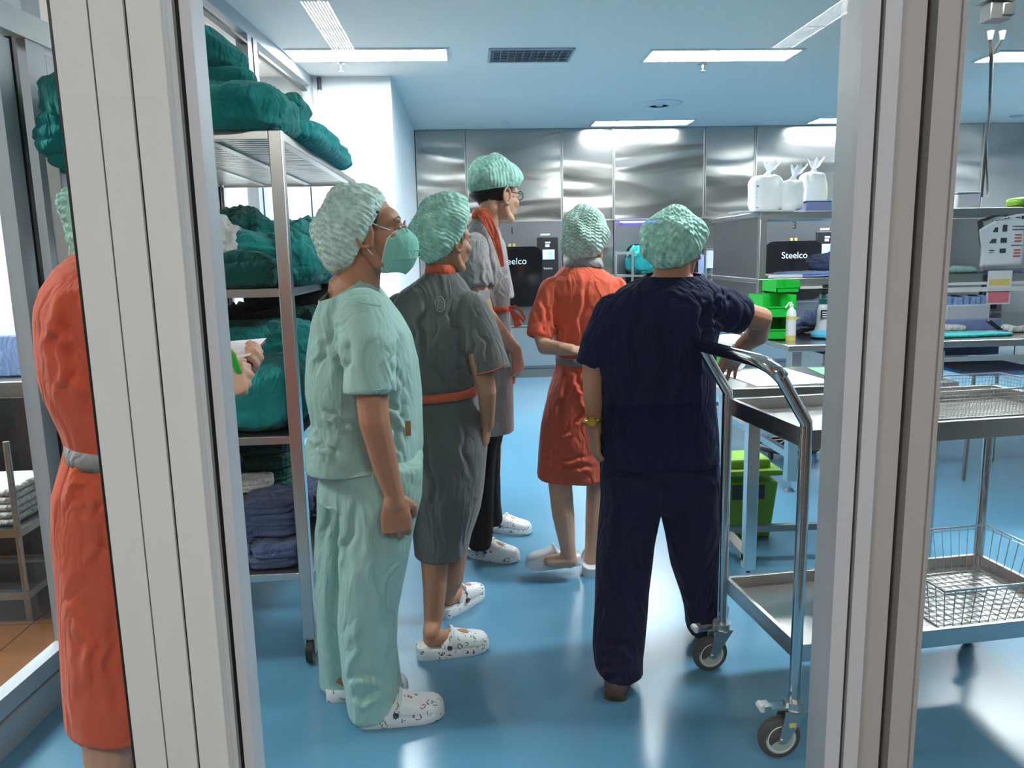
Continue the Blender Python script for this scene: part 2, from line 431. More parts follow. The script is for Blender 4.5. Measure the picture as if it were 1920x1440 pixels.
# value noise, vectorised
def _h(i, j, k):
    n = (i*374761393 + j*668265263 + k*2147483647 + 1013904223) & 0xffffffff
    n = ((n ^ (n >> 13))*1274126177) & 0xffffffff
    n = (n ^ (n >> 16)) & 0xffffff
    return n/float(0x800000) - 1.0
def vnoise(P):
    I = np.floor(P).astype(np.int64); F = P-I; F = F*F*(3-2*F)
    r = 0
    for dx in (0, 1):
        for dy in (0, 1):
            for dz in (0, 1):
                w = (F[:, 0] if dx else 1-F[:, 0])*(F[:, 1] if dy else 1-F[:, 1])*(F[:, 2] if dz else 1-F[:, 2])
                r = r + w*_h(I[:, 0]+dx, I[:, 1]+dy, I[:, 2]+dz)
    return r
def fbm(P, o=3):
    r = 0; a = 1.0
    for i in range(o): r = r + a*vnoise(P*(2**i) + 17.3*i); a *= 0.5
    return r
def fold_mesh(me, amp, sc=(7, 7, 2.2), seed=0.0, small=0.35, ridge=True):
    """push cloth in and out in long soft folds"""
    k = len(me.vertices); P = np.empty(k*3); me.vertices.foreach_get('co', P); P = P.reshape(-1, 3)
    N = np.empty(k*3); me.vertex_normals.foreach_get('vector', N); N = N.reshape(-1, 3)
    Q = P*np.array(sc) + seed
    Q = Q + 0.5*np.stack([vnoise(Q*0.6+3), vnoise(Q*0.6+9), vnoise(Q*0.6+27)], 1)
    n = vnoise(Q)
    d = (1-2.6*np.abs(n)) if ridge else n
    d = d + small*fbm(P*np.array(sc)*2.3 + 31 + seed, 2)
    P = P + N*(d*amp)[:, None]
    me.vertices.foreach_set('co', P.ravel()); me.update()
def crease(me, lines, wid=0.012, depth=0.008):
    """pull soft tension creases into the cloth along lines laid over its visible side"""
    k = len(me.vertices); P = np.empty(k*3); me.vertices.foreach_get('co', P); P = P.reshape(-1, 3)
    N = np.empty(k*3); me.vertex_normals.foreach_get('vector', N); N = N.reshape(-1, 3)
    D = np.zeros(k); eye = np.array([0, 0, EYE])
    for li, (a, b) in enumerate(lines):
        a = np.array(a); b = np.array(b); ym = (a[1]+b[1])/2
        a = eye+(a-eye)*(ym/a[1]); b = eye+(b-eye)*(ym/b[1])
        Q = eye+(P-eye)*(ym/P[:, 1])[:, None]
        ab = (b-a)[[0, 2]]; L = np.dot(ab, ab); q = (Q-a)[:, [0, 2]]
        t = (q@ab)/L; tc = np.clip(t, 0, 1); pr = q-tc[:, None]*ab
        sgn = np.sign(pr[:, 0]*ab[1]-pr[:, 1]*ab[0])
        dist = np.linalg.norm(pr, axis=1)*sgn+0.010*np.sin(tc*7+li*2.1)+0.004*np.sin(tc*19+li)
        w = np.abs(np.sin(np.pi*tc))**0.8
        w = w*np.clip((0.25-N[:, 1])*3, 0, 1)*(np.abs(P[:, 1]-ym) < 0.16)
        D += depth*w*(-np.exp(-(dist/wid)**2) + 0.75*np.exp(-((dist-1.9*wid)/(1.1*wid))**2))
    P = P + N*D[:, None]; me.vertices.foreach_set('co', P.ravel()); me.update()
def remesh(mb, voxel, smooth=3, inv=None):
    me = mb.data('tmp', None, None, smooth=False)
    o = bpy.data.objects.new('tmp', me); COL.objects.link(o)
    r = o.modifiers.new('r', 'REMESH'); r.mode = 'VOXEL'; r.voxel_size = voxel
    if smooth:
        s = o.modifiers.new('s', 'SMOOTH'); s.iterations = smooth; s.factor = 0.5
    dg = bpy.context.evaluated_depsgraph_get(); dg.update()
    out = bpy.data.meshes.new_from_object(o.evaluated_get(dg))
    bpy.data.objects.remove(o); bpy.data.meshes.remove(me)
    return out
def cut(me, planes):
    """open a garment: remove what lies beyond each plane (point, outward normal, reach) and square the hem"""
    bm = bmesh.new(); bm.from_mesh(me)
    for (p, nrm, reach) in planes:
        p = Vector(p); nrm = Vector(nrm).normalized()
        dead = [v for v in bm.verts if (v.co-p).dot(nrm) > 0 and (v.co-p).length < reach]
        bmesh.ops.delete(bm, geom=dead, context='VERTS')
        for v in bm.verts:
            if v.is_boundary and (v.co-p).length < reach and abs((v.co-p).dot(nrm)) < 0.02:
                v.co -= nrm*(v.co-p).dot(nrm)
    bm.to_mesh(me); bm.free(); me.update()
def put_mesh(name, me, mat, parent, thick=0.0, label=None):
    me.name = name
    me.materials.clear(); me.materials.append(M[mat])
    if parent is not None: me.transform(wmat(parent).inverted())
    me.polygons.foreach_set('use_smooth', [True]*len(me.polygons)); me.update()
    o = bpy.data.objects.new(name, me); COL.objects.link(o); o.parent = parent
    if thick:
        s = o.modifiers.new('thickness', 'SOLIDIFY'); s.thickness = thick; s.offset = -1
    if label: o['label'] = label
    return o

def hemmed(R, z=None, wall=0.013, depth=0.045):
    """loft rings listed from the hem upwards: square the hem at height z and hollow it from below"""
    R = [list(r) for r in R]
    def mz(r): return sum(p.z for p in r)/len(r)
    if z is not None:
        while len(R) > 2 and mz(R[1]) < z+0.004: R.pop(0)
        a, b = R[0], R[1]; t = max(0.0, min(0.98, (z-mz(a))/max(1e-6, mz(b)-mz(a))))
        R[0] = [p.lerp(q, t) for p, q in zip(a, b)]
        R[0] = [Vector((p.x, p.y, z)) for p in R[0]]
    r = R[0]; c = sum(r, Vector((0, 0, 0)))/len(r)
    def ins(k, up):
        out = []
        for p in r:
            d = p-c; L = d.length; out.append(c+d*((L-k)/L)+Vector((0, 0, up)))
        return out
    return [ins(wall+0.022, depth), ins(wall, 0.0)]+R
def sleeve(mb, pts, rs, wall=0.013, depth=0.05, seg=32):
    """sleeve from the shoulder to an open, hollow cuff"""
    pts = [Vector(p) for p in pts]; t0 = (pts[1]-pts[0]).normalized(); t1 = (pts[-1]-pts[-2]).normalized()
    P = [pts[0]-t0*rs[0]*sin(radians(a)) for a in (80, 55, 28)]+pts; Q = [rs[0]*cos(radians(a)) for a in (80, 55, 28)]+list(rs)
    n = Vector((0.3, -1, 0.1)); R = []
    for i, (p, r) in enumerate(zip(P, Q)):
        t = (P[min(i+1, len(P)-1)]-P[max(i-1, 0)]).normalized(); n = (n-t*n.dot(t)).normalized(); b = t.cross(n)
        R.append([p+(n*cos(2*pi*j/seg)+b*sin(2*pi*j/seg))*r for j in range(seg)])
    for dr, back in ((wall, 0.0), (wall+0.004, depth)):
        R.append([pts[-1]-t1*back+(n*cos(2*pi*j/seg)+b*sin(2*pi*j/seg))*(rs[-1]-dr) for j in range(seg)])
    return mb.rings(R)
# ================================================================ the rooms
def pline(y): return -1.19 - (6.25-y)*0.0593
PANG = math.atan(-0.0593)
mb = MB(); mb.prism([(pline(1.0), 1.0), (7.2, 1.0), (7.2, 9.2), (pline(9.2), 9.2)], -0.1, 0.0)
struct('floor', mb, 'floor')
mb = MB(); mb.prism([(-6.2, 1.0), (pline(1.0), 1.0), (pline(9.2), 9.2), (-6.2, 9.2)], -0.1, 0.0)
struct('floor_left', mb, 'tile')
struct('floor_corridor', MB().box2((-6.2, -5.0, -0.1), (7.2, 1.0, 0.0)), 'tile_grey')
struct('ceiling', MB().box2((-6.2, 1.0, 2.8), (7.2, 9.2, 2.9)), 'ceiling')
struct('ceiling_corridor', MB().box2((-6.2, -5.0, 2.8), (7.2, 1.0, 2.9)), 'ceiling')
struct('wall_corridor', MB().box2((-6.2, -5.1, 0), (7.2, -5.0, 2.8)), 'wall2')
struct('wall_back', MB().box2((-0.56, 8.93, 0), (7.2, 9.1, 2.8)), 'wall')
struct('wall_right', MB().box2((7.1, -5.0, 0), (7.2, 8.93, 2.8)), 'wall')
struct('wall_left', MB().box2((-1.19, 6.27, 0), (-0.56, 9.1, 2.8)), 'wall')
struct('wall_left_far', MB().box2((-6.2, 6.27, 0), (-1.19, 6.4, 2.8)), 'wall')
struct('wall_left_side', MB().box2((-6.3, -5.0, 0), (-6.2, 6.4, 2.8)), 'wall')

# ---- steel cladding above the machines, one sheet per bay
EDG = [-0.555, 0.004, 1.074, 1.662, 2.705, 3.287, 4.326, 4.915, 5.965, 6.55, 7.1]
for i in range(len(EDG)-1):
    a, b = EDG[i], EDG[i+1]
    m = MB(); m.box2((a+0.006, 8.87, 1.80), (b-0.006, 8.925, 2.795))
    off = Vector((i*7.3, 0, i*3.1)); m.v = [p-off for p in m.v]
    o = m.build('wall_back_panel', 'steel_wall', None); o.location = off; o['kind'] = 'structure'
    if i in (0, 2, 4, 6, 8, 9):
        m = MB(); m.box2((a+0.006, 8.87, 0.10), (b-0.006, 8.925, 1.785))
        m.v = [p-off for p in m.v]
        o = m.build('wall_back_panel', 'steel_wall', None); o.location = off; o['kind'] = 'structure'
for i, e in enumerate(EDG[1:-1]):
    m = MB(); m.box2((e-0.014, 8.855, 1.80), (e-0.004, 8.87, 2.79)); m.box2((e+0.004, 8.855, 1.80), (e+0.014, 8.87, 2.79))
    struct('trim_%d' % (i+1), m, 'steel')
m = MB(); m.box2((-0.55, 8.85, 1.785), (7.1, 8.87, 1.80)); struct('trim_10', m, 'steel')
struct('baseboard_back', MB().box2((-0.555, 8.86, 0), (7.1, 8.93, 0.10)), 'steel_dark')

# ---- lamps
def troffer(x, y, lab, w=1.05, d=0.29, z=2.8, mat='lamp', group='recessed ceiling lamps of the wash room'):
    t = thing('ceiling_lamp', lab, 'ceiling lamp', (x, y, z), 0, group)
    f = MB()
    for sx in (-1, 1): f.box((x+sx*(w/2+0.012), y, z-0.004), (0.024, d+0.048, 0.012))
    for sy in (-1, 1): f.box((x, y+sy*(d/2+0.012), z-0.004), (w, 0.024, 0.012))
    f.build('frame', 'white', t)
    MB().box((x, y, z-0.002), (w-0.002, d-0.002, 0.004)).build('diffuser', mat, t)
    lo = MB()
    for k in range(1, 9): lo.box((x-w/2+k*w/9, y, z-0.007), (0.006, d-0.004, 0.006))
    lo.box((x, y, z-0.007), (w-0.004, 0.012, 0.006))
    lo.build('louvre', 'white', t)
    return t
troffer(-0.635, 5.62, 'leftmost recessed ceiling lamp in view, nearest the white wall block')
troffer(1.84, 5.70, 'recessed ceiling lamp right of the rectangular air vent')
troffer(1.91, 8.55, 'recessed ceiling lamp close above the steel back wall, below the round diffuser')
troffer(4.33, 8.55, 'recessed ceiling lamp above the steel back wall, cut off by the right door post')
troffer(4.40, 5.80, 'recessed ceiling lamp at the right edge beyond the door post')
troffer(1.84, 2.9, 'recessed ceiling lamp nearest the glass front, above the picture')
troffer(6.3, 5.8, 'recessed ceiling lamp beyond the right edge of the picture')
troffer(-2.9, 4.3, 'recessed ceiling lamp in the side room behind the left glazing, middle one', group='side room lamps')
troffer(-2.9, 2.2, 'recessed ceiling lamp in the side room behind the left glazing, nearest one', group='side room lamps')
troffer(-2.4, 5.4, 'added unseen lamp brightening the side room behind the left glazing, farthest one', group='side room lamps')  # unseen lamp added to brighten the side room
troffer(-4.2, 3.3, 'added unseen lamp brightening the side room behind the left glazing, leftmost one', group='side room lamps')  # another added lamp, out of view, lifts the side room light
troffer(0.9, -0.9, 'corridor ceiling lamp just behind the viewer, right', mat='lamp_hall', group='corridor lamps')
troffer(-1.5, -0.9, 'corridor ceiling lamp just behind the viewer, left', mat='lamp_hall', group='corridor lamps')

troffer(-0.79, -2.95, 'narrow corridor lamp mirrored in the glass above the left ceiling lamp', 0.15, 1.05, mat='lamp_hall', group='corridor lamps')
troffer(2.20, -2.95, 'narrow corridor lamp mirrored in the glass at the upper right', 0.15, 1.05, mat='lamp_hall', group='corridor lamps')

# ---- ceiling fittings
t = thing('air_vent', 'grey rectangular slatted air vent between the two front ceiling lamps', 'air vent', (0.472, 5.66, 2.8))
f = MB()
for sx in (-1, 1): f.box((0.472+sx*0.285, 5.66, 2.795), (0.02, 0.36, 0.012))
for sy in (-1, 1): f.box((0.472, 5.66+sy*0.175, 2.795), (0.58, 0.02, 0.012))
f.build('frame', 'alu', t)
s = MB()
for k in range(11): s.box((0.472-0.26+k*0.052, 5.66, 2.794), (0.004, 0.34, 0.010))
for k in range(8): s.box((0.472, 5.66-0.15+k*0.042, 2.79), (0.56, 0.016, 0.003), mat=Matrix.Rotation(radians(35), 3, 'X'))
s.build('slat', 'alu', t)
MB().box((0.472, 5.66, 2.799), (0.56, 0.34, 0.002)).build('duct_opening', 'gasket', t)
def rnd(name, label, cat, x, y, prof, mat):
    t = thing(name, label, cat, (x, y, 2.8)); return t
t = thing('ceiling_diffuser', 'round white air diffuser with concentric rings on the ceiling', 'air diffuser', (1.84, 7.5, 2.8))
for nm, a, b in (('outer_ring', 0.215, 0.16), ('middle_ring', 0.145, 0.10), ('inner_disc', 0.085, 0.0)):
    m = MB(); m.lathe((1.84, 7.5, 2.8), [(a, 0), (a, -0.008), (max(b, 0.004), -0.028), (max(b-0.01, 0.002), -0.02)], 32); m.build(nm, 'white', t)
def sprinkler(x, y, lab):
    t = thing('sprinkler', lab, 'sprinkler', (x, y, 2.8), 0, 'ceiling sprinklers')
    MB().lathe((x, y, 2.8), [(0.04, 0), (0.038, -0.008), (0.012, -0.012), (0.010, -0.035)], 18).build('escutcheon', 'zinc', t)
    MB().lathe((x, y, 2.765), [(0.006, 0), (0.006, -0.02), (0.022, -0.022), (0.022, -0.025)], 16).build('deflector', 'steel_dark', t)
sprinkler(-0.87, 5.85, 'small ceiling sprinkler left, in front of the white wall block')
sprinkler(1.78, 5.94, 'small ceiling sprinkler behind the right front ceiling lamp')
sprinkler(3.05, 5.94, 'small ceiling sprinkler touching the right door post in view')
solo('smoke_detector', MB().lathe((0.44, 8.4, 2.775), [(0.03, 0), (0.055, 0.008), (0.06, 0.025)], 24), 'white', 'small round smoke detector near the back wall left of the diffuser', 'smoke detector')
solo('ceiling_disc', MB().lathe((6.0, 8.4, 2.785), [(0.06, 0), (0.075, 0.006), (0.08, 0.015)], 24), 'alu', 'flat grey ceiling disc at the far right above the shelf', 'ceiling disc')
t = thing('wall_conduit', 'thin white conduit with black cap running down the white wall corner', 'conduit', (-1.13, 6.2, 1.9))
MB().tube([(-1.10, 6.25, 2.79), (-1.10, 6.25, 2.70)], 0.016).build('cap', 'black', t)
MB().tube([(-1.10, 6.25, 2.70), (-1.14, 6.25, 2.60), (-1.155, 6.25, 2.53), (-1.155, 6.25, 1.4)], 0.012).build('pipe', 'white', t)

# ================================================================ glazed partition on the left
def pbox(m, y0, y1, off0, off1, z0, z1):
    xm = pline((y0+y1)/2)
    R = Matrix.Rotation(PANG, 3, 'Z')
    m.box((xm+(off0+off1)/2, (y0+y1)/2, (z0+z1)/2), (abs(off1-off0), abs(y1-y0)*1.002, abs(z1-z0)), mat=R)
P = MB()
pbox(P, 1.05, 6.27, -0.03, 0.03, 0.0, 0.10); pbox(P, 1.05, 6.27, -0.035, 0.035, 2.72, 2.80)
for a, b in ((2.64, 2.74), (4.80, 4.87), (4.90, 4.97), (6.18, 6.27), (1.05, 1.12)): pbox(P, a, b, -0.035, 0.035, 0.1, 2.72)
struct('trim_11', P, 'alu')
P = MB(); pbox(P, 1.12, 6.18, -0.04, 0.04, 2.13, 2.21); struct('trim_12', P, 'white')
P = MB()
for a, b, z0, z1 in ((4.87, 4.90, 0.1, 2.72), (2.58, 2.60, 0.12, 2.12), (5.33, 5.345, 0.12, 2.0), (6.05, 6.065, 0.12, 2.0), (4.2, 4.215, .12, 2.1)): pbox(P, a, b, -0.03, 0.03, z0, z1)
pbox(P, 5.0, 6.1, 0.0, 0.032, 2.66, 2.675); pbox(P, 3.3, 4.8, 0.0, 0.036, 2.66, 2.675)
struct('trim_13', P, 'gasket')
def leaf(name, y0, y1, z1, w=0.07):
    m = MB()
    pbox(m, y0, y0+w, -0.025, 0.025, 0.11, z1); pbox(m, y1-w, y1, -0.025, 0.025, 0.11, z1)
    pbox(m, y0+w, y1-w, -0.025, 0.025, z1-w, z1); pbox(m, y0+w, y1-w, -0.025, 0.025, 0.11, 0.17)
    d = struct(name, m, 'alu')
    g = MB(); pbox(g, y0+w, y1-w, -0.004, 0.004, 0.17, z1-w); g.build('glass_pane', 'glass', d)
    return d
leaf('door_1', 1.15, 2.575, 2.11)
leaf('window_1', 2.76, 4.19, 2.11)
leaf('window_2', 4.98, 6.04, 2.11, 0.055)
P = MB(); pbox(P, 1.12, 4.79, -0.004, 0.004, 2.21, 2.72); pbox(P, 4.98, 6.17, -0.004, 0.004, 2.21, 2.72); pbox(P, 4.23, 4.79, -0.004, 0.004, .1, 2.13)
struct('window_3', P, 'glass')
# things of the side room
t = thing('cabinet', 'dark low cabinet standing in the side room behind the left glazing', 'cabinet', (-2.9, 3.9, 0))
m = MB(); m.box2((-3.9, 3.6, 0.0), (-1.75, 3.64, 0.88)); m.box2((-3.9, 4.2, 0), (-1.75, 4.22, 0.88)); m.box2((-3.9, 3.6, 0.84), (-1.70, 4.22, 0.9))
m.box2((-1.79, 3.6, 0), (-1.75, 4.22, 0.88)); m.build('body', 'steel_dark', t, bevel=0.004)
for k in range(3):
    d = MB().box((-2.14-k*0.7, 3.59, 0.45), (0.66, 0.02, 0.76)).build('door', 'black', t, bevel=0.003)
    MB().tube([(-1.9-k*0.7, 3.57, 0.5), (-1.9-k*0.7, 3.545, 0.5), (-1.9-k*0.7, 3.545, 0.65), (-1.9-k*0.7, 3.57, 0.65)], 0.006).build('handle', 'chrome', d)
solo('storage_box', MB().box((-2.3, 3.9, 1.0), (0.35, 0.3, 0.2)), 'slate_light', 'pale blue box on the dark cabinet in the side room', 'box', bevel=0.01)
ORD2 = ['topmost', 'second', 'third', 'fourth', 'lowest']
m = MB()
for k in range(5): m.box((-2.05, 3.2, 0.42+k*0.03), (0.42-0.01*(k % 2), 0.3, 0.027))
t = thing('linen_trolley', 'dark low trolley carrying folded linen in the side room', 'trolley', (-2.05, 3.2, 0))
m2 = MB(); m2.box((-2.05, 3.2, 0.38), (0.5, 0.4, 0.03)); m2.box((-2.05, 3.2, 0.12), (0.5, 0.4, 0.03)); m2.build('shelf', 'steel_dark', t)
for sx in (-1, 1):
    for sy in (-1, 1): MB().cyl((-2.05+sx*0.23, 3.2+sy*0.18, 0), (-2.05+sx*0.23, 3.2+sy*0.18, 0.75), 0.012).build('leg', 'steel_dark', t)
for k in range(5):
    solo('folded_sheet', MB().box((-2.05, 3.2, 0.409+k*0.031), (0.40-0.01*(k % 2), 0.3, 0.029)), 'linen', 'white folded sheet, %s of the small stack seen low through the left glazing' % ORD2[4-k], 'folded sheet', 'folded sheets in the side room', bevel=0.012)

# ================================================================ glazed front with its posts
YF = 1.0
def post(name, x0, x1, mat, y0=None, y1=None):
    return struct(name, MB().box2((x0, YF if y0 is None else y0, 0.0), (x1, YF+0.06 if y1 is None else y1, 2.8)), mat)
post('trim_20', -0.488, -0.446, 'alu_light', 1.005, 1.07)
post('trim_21', -0.443, -0.403, 'alu_light', 1.003, 1.07)
post('trim_22', -0.400, -0.357, 'alu_light', 1.005, 1.07)
post('trim_23', -0.357, -0.3445, 'alu', 1.0, 1.07)
post('trim_24', -0.3445, -0.337, 'gasket', 1.01, 1.06)
post('trim_25', -0.337, -0.3235, 'alu', 1.002, 1.05)
m = MB()
for x in (-0.4915, -0.4445, -0.4015): m.box2((x-0.0015, 1.008, 0), (x+0.0015, 1.06, 2.8))
struct('trim_26', m, 'gasket')
post('trim_30', 0.503, 0.525, 'alu', 1.0, 1.06)
post('trim_31', 0.525, 0.5315, 'gasket', 1.012, 1.05)
post('trim_32', 0.5315, 0.553, 'alu', 1.0, 1.06)
post('trim_33', 0.553, 0.592, 'alu_beige', 1.012, 1.07)
post('trim_34', 0.592, 0.603, 'gasket_brown', 1.03, 1.06)
post('trim_35', 0.603, 0.642, 'alu_beige', 1.006, 1.07)
m = MB(); m.box2((0.5565, 1.008, 0), (0.5585, 1.013, 2.8)); m.box2((0.6335, 1.002, 0), (0.6355, 1.007, 2.8)); struct('trim_36', m, 'alu_beige')
struct('window_4', MB().box2((-1.45, 0.975, 0.02), (-0.345, 0.983, 2.78)), 'glass')
struct('window_5', MB().box2((-0.326, 1.022, 0.02), (0.505, 1.030, 2.78)), 'glass')
struct('window_6', MB().box2((0.640, 1.022, 0.02), (2.6, 1.030, 2.78)), 'glass')
m = MB(); m.box2((-6.2, 1.0, 0), (-1.45, 1.08, 2.8)); m.box2((2.6, 1.0, 0), (7.1, 1.08, 2.8)); struct('wall_front', m, 'wall2')

# ================================================================ washer machines
def machine(x0, x1, num, lab):
    t = thing('washer_disinfector', lab, 'washing machine', ((x0+x1)/2, 8.87, 0), 0, 'washer disinfectors in the back wall')
    FR = 8.865
    xc = x0 + (x1-x0)*0.46
    b = MB(); b.box2((x0+0.006, 8.865, 0.105), (x1-0.006, 8.925, 1.785)); b.build('body', 'steel_front', t, bevel=0.003)
    b = MB(); b.box2((x0+0.02, 8.855, 0.60), (x1-0.02, 8.864, 0.615)); b.box2((x0+0.03, 8.858, 0.14), (x1-0.03, 8.864, 0.58)); b.build('lower_panel', 'steel', t, bevel=0.002)
    def rr(a, b2, c, d, r):
        pts = []
        for (cx, cz, a0) in ((b2-r, d-r, 0), (a+r, d-r, 90), (a+r, c+r, 180), (b2-r, c+r, 270)):
            for k in range(7):
                an = radians(a0+k*15); pts.append((cx+r*cos(an), cz+r*sin(an)))
        return pts
    poly = rr(xc-0.34, xc+0.34, 0.83, 1.51, 0.10); k = len(poly)
    d = MB(); d.add([(x, 8.842, z) for x, z in poly]+[(x, 8.864, z) for x, z in poly], [list(range(k)), list(range(k, 2*k))[::-1]]+[(i, k+i, k+(i+1) % k, (i+1) % k) for i in range(k)])
    door = d.build('door', 'blackglass', t)
    MB().box2((xc-0.31, 8.832, 0.80), (xc+0.31, 8.842, 0.818)).build('handle', 'chrome', door)
    text('Steelco', 'door_lettering', 0.105, (xc+0.01, 8.839, 1.345), FACE_CAM, 'paper', door)
    pc = x1-0.17
    p = MB().box2((pc-0.12, 8.845, 1.02), (pc+0.12, 8.864, 1.61)); pp = p.build('control_panel', 'black', t, bevel=0.006)
    MB().box2((pc-0.06, 8.840, 1.36), (pc+0.075, 8.845, 1.47)).build('screen', 'screen', pp)
    m = MB()
    for q in range(4): m.box2((pc-0.055, 8.838, 1.375+q*0.024), (pc-0.055+0.05+0.02*(q % 2), 8.840, 1.385+q*0.024))
    m.box2((pc+0.06, 8.838, 1.365), (pc+0.07, 8.840, 1.465)); m.box2((pc-0.05, 8.838, 1.458), (pc+0.07, 8.840, 1.467)); m.build('screen_marks', 'screen_white', pp)
    text('Steelco', 'panel_lettering', 0.035, (pc, 8.842, 1.26), FACE_CAM, 'paper', pp)
    m = MB(); m.box2((pc-0.03, 8.842, 1.50), (pc+0.02, 8.845, 1.53)); m.box2((pc-0.03, 8.842, 1.54), (pc+0.03, 8.845, 1.56)); m.build('panel_sticker', 'paper', pp)
    text(num, 'number', 0.12, (xc+0.005, 8.86, 1.685), FACE_CAM, 'black', t)
    for q in (-0.025, 0.025): MB().box2((xc+q-0.015, 8.850, 1.515), (xc+q+0.015, 8.866, 1.545)).build('indicator_lamp', 'yellow', t)
    m = MB(); m.box2((pc-0.08, 8.862, 1.63), (pc+0.03, 8.866, 1.65)); m.build('type_plate', 'paper', t)
machine(0.004, 1.074, '1', 'steel washing machine number 1, left of the orange-dressed person')
machine(1.662, 2.705, '2', 'steel washing machine hidden mostly behind the navy-dressed person')
machine(3.287, 4.326, '3', 'steel washing machine number 3 seen between the shelves')
machine(4.915, 5.965, '4', 'steel washing machine behind the right door post')
t = thing('wall_socket', 'small white socket low on the steel wall left of the orange dress', 'socket', (1.10, 8.86, 0.2))
MB().box((1.10, 8.86, 0.24), (0.09, 0.02, 0.13)).build('plate', 'white', t, bevel=0.004)
MB().box((1.10, 8.847, 0.24), (0.05, 0.008, 0.05)).build('outlet', 'alu', t)
# glowing bar added in place of the curved violet reflections on the steel
t = thing('violet_reflection_bar', 'thin glowing violet bar standing in for violet reflections on the steel wall', 'lamp', (3.0, 8.76, 1.8))
MB().cyl((1.72, 8.78, 1.76), (2.62, 8.78, 1.76), 0.008, 8).build('tube', 'violet', t)
for x in (1.75, 2.6): MB().box2((x-0.01, 8.78, 1.75), (x+0.01, 8.86, 1.77)).build('bracket', 'alu', t)

# ================================================================ shelf trolley on the left with its linen
SX0, SX1, SY0, SY1 = -1.30, -0.605, 2.60, 4.27
t = thing('shelf_trolley', 'tall stainless four-tier shelf trolley full of folded surgical cloth', 'trolley', ((SX0+SX1)/2, (SY0+SY1)/2, 0))
for (x, y) in ((SX0, SY0), (SX1, SY0), (SX0, SY1), (SX1, SY1)):
    MB().box((x, y, 0.965), (0.042, 0.042, 1.74)).build('post', 'steel', t, bevel=0.003)
    c = MB(); c.cyl((x, y, 0.12), (x, y, 0.09), 0.018); c.box((x-0.016, y, 0.07), (0.004, 0.03, 0.07)); c.box((x+0.016, y, 0.07), (0.004, 0.03, 0.07)); c.box((x, y, 0.104), (0.036, 0.03, 0.006))
    cc = c.build('caster', 'zinc', t)
    MB().cyl((x-0.012, y, 0.045), (x+0.012, y, 0.045), 0.045, 24).build('wheel', 'black', cc)
TIER = [1.834, 1.334, 0.836, 0.344]
for zt in TIER:
    m = MB()
    for y in (SY0, SY1): m.box(((SX0+SX1)/2, y, zt-0.014), (SX1-SX0-0.04, 0.036, 0.028))
    for x in (SX0, SX1): m.box((x, (SY0+SY1)/2, zt-0.014), (0.036, SY1-SY0-0.04, 0.028))
    sh = m.build('shelf_frame', 'steel', t, bevel=0.002)
    m = MB()
    if zt > 1.5:
        n = 34
        for k in range(n): m.box(((SX0+SX1)/2, SY0+0.03+(k+0.5)*(SY1-SY0-0.06)/n, zt-0.008), (SX1-SX0-0.03, 0.030, 0.012))
        for k in range(1, 3): m.box((SX0+k*(SX1-SX0)/3, (SY0+SY1)/2, zt-0.018), (0.03, SY1-SY0-0.03, 0.008))
        m.build('slat', 'steel', sh)
    else:
        m.box(((SX0+SX1)/2, (SY0+SY1)/2, zt-0.006), (SX1-SX0-0.03, SY1-SY0-0.03, 0.006)); m.build('deck', 'steel', sh)

def bundle(name, label, cat, c, d, mat, seed=0, layers=1, rz=0.0, lump=0.25, group=None, tilt=0.0, p=4.2, top=None):
    """a soft folded piece of cloth: a rounded slab with real folds, edge layers and lumps. c = centre of its base, d = size"""
    rnd_ = random.Random(seed)
    m = MB(); m.ell((0, 0, d[2]/2), (d[0]/2, d[1]/2, d[2]/2), None, 110, 60, p)
    me = m.data(name, M[mat], None, 80)
    k = len(me.vertices); P = np.empty(k*3); me.vertices.foreach_get('co', P); P = P.reshape(-1, 3)
    N = np.empty(k*3); me.vertex_normals.foreach_get('vector', N); N = N.reshape(-1, 3)
    zz = np.clip(P[:, 2]/d[2], 0, 1)
    side = 1-np.clip(np.abs(N[:, 2])*1.25, 0, 1)
    an = seed*1.3; A = np.array([[cos(an), -sin(an), 0], [sin(an), cos(an), 0], [0, 0, 1]])
    q = (P @ A)*np.array([5.0, 13.0, 9.0]) + seed*7.7
    q = q + 0.9*np.stack([vnoise(q*0.45+3), vnoise(q*0.45+11), vnoise(q*0.45+23)], 1)
    rid = 1-2.2*np.abs(vnoise(q)); rid2 = 1-2.2*np.abs(vnoise(q*2.1+40))
    lay = np.zeros(k)
    if layers > 1:
        ph = zz*layers + 0.30*vnoise(P*7+seed*3.3)+0.12*vnoise(P*22+seed)
        lay = (np.abs(np.sin(np.pi*ph))**0.45-0.75)*side*min(0.016, d[2]/layers*0.5)
        lay += side*0.014*vnoise(np.stack([np.floor(ph)*3.1, P[:, 0]*7, P[:, 1]*7], 1)+seed)
    amp = lump*min(d[2], 0.11)*0.62
    disp = (0.6*rid+0.28*rid2+0.35*fbm(P*4+seed, 2)+0.14*(1-2.2*np.abs(vnoise(q*4.1+90))))*amp*(0.35+0.65*zz)+lay
    P = P + N*disp[:, None]
    P[:, 2] = np.maximum(P[:, 2] - tilt*P[:, 0], 0.0)
    if top: P[:, 2] += top(P[:, 0], P[:, 1])*zz
    me.vertices.foreach_set('co', P.ravel()); me.update()
    o = bpy.data.objects.new(name, me); COL.objects.link(o); o.location = c; o.rotation_euler = (0, 0, rz)
    XF[o.name] = Matrix.Translation(Vector(c)) @ Matrix.Rotation(rz, 4, 'Z')
    return tagp(o, label, cat, group)
T0, T1, T2, T3 = TIER
ORD = ['topmost', 'second', 'third', 'fourth', 'fifth', 'sixth', 'seventh', 'eighth', 'ninth']
G0 = 'cloths on the top tier of the shelf trolley'
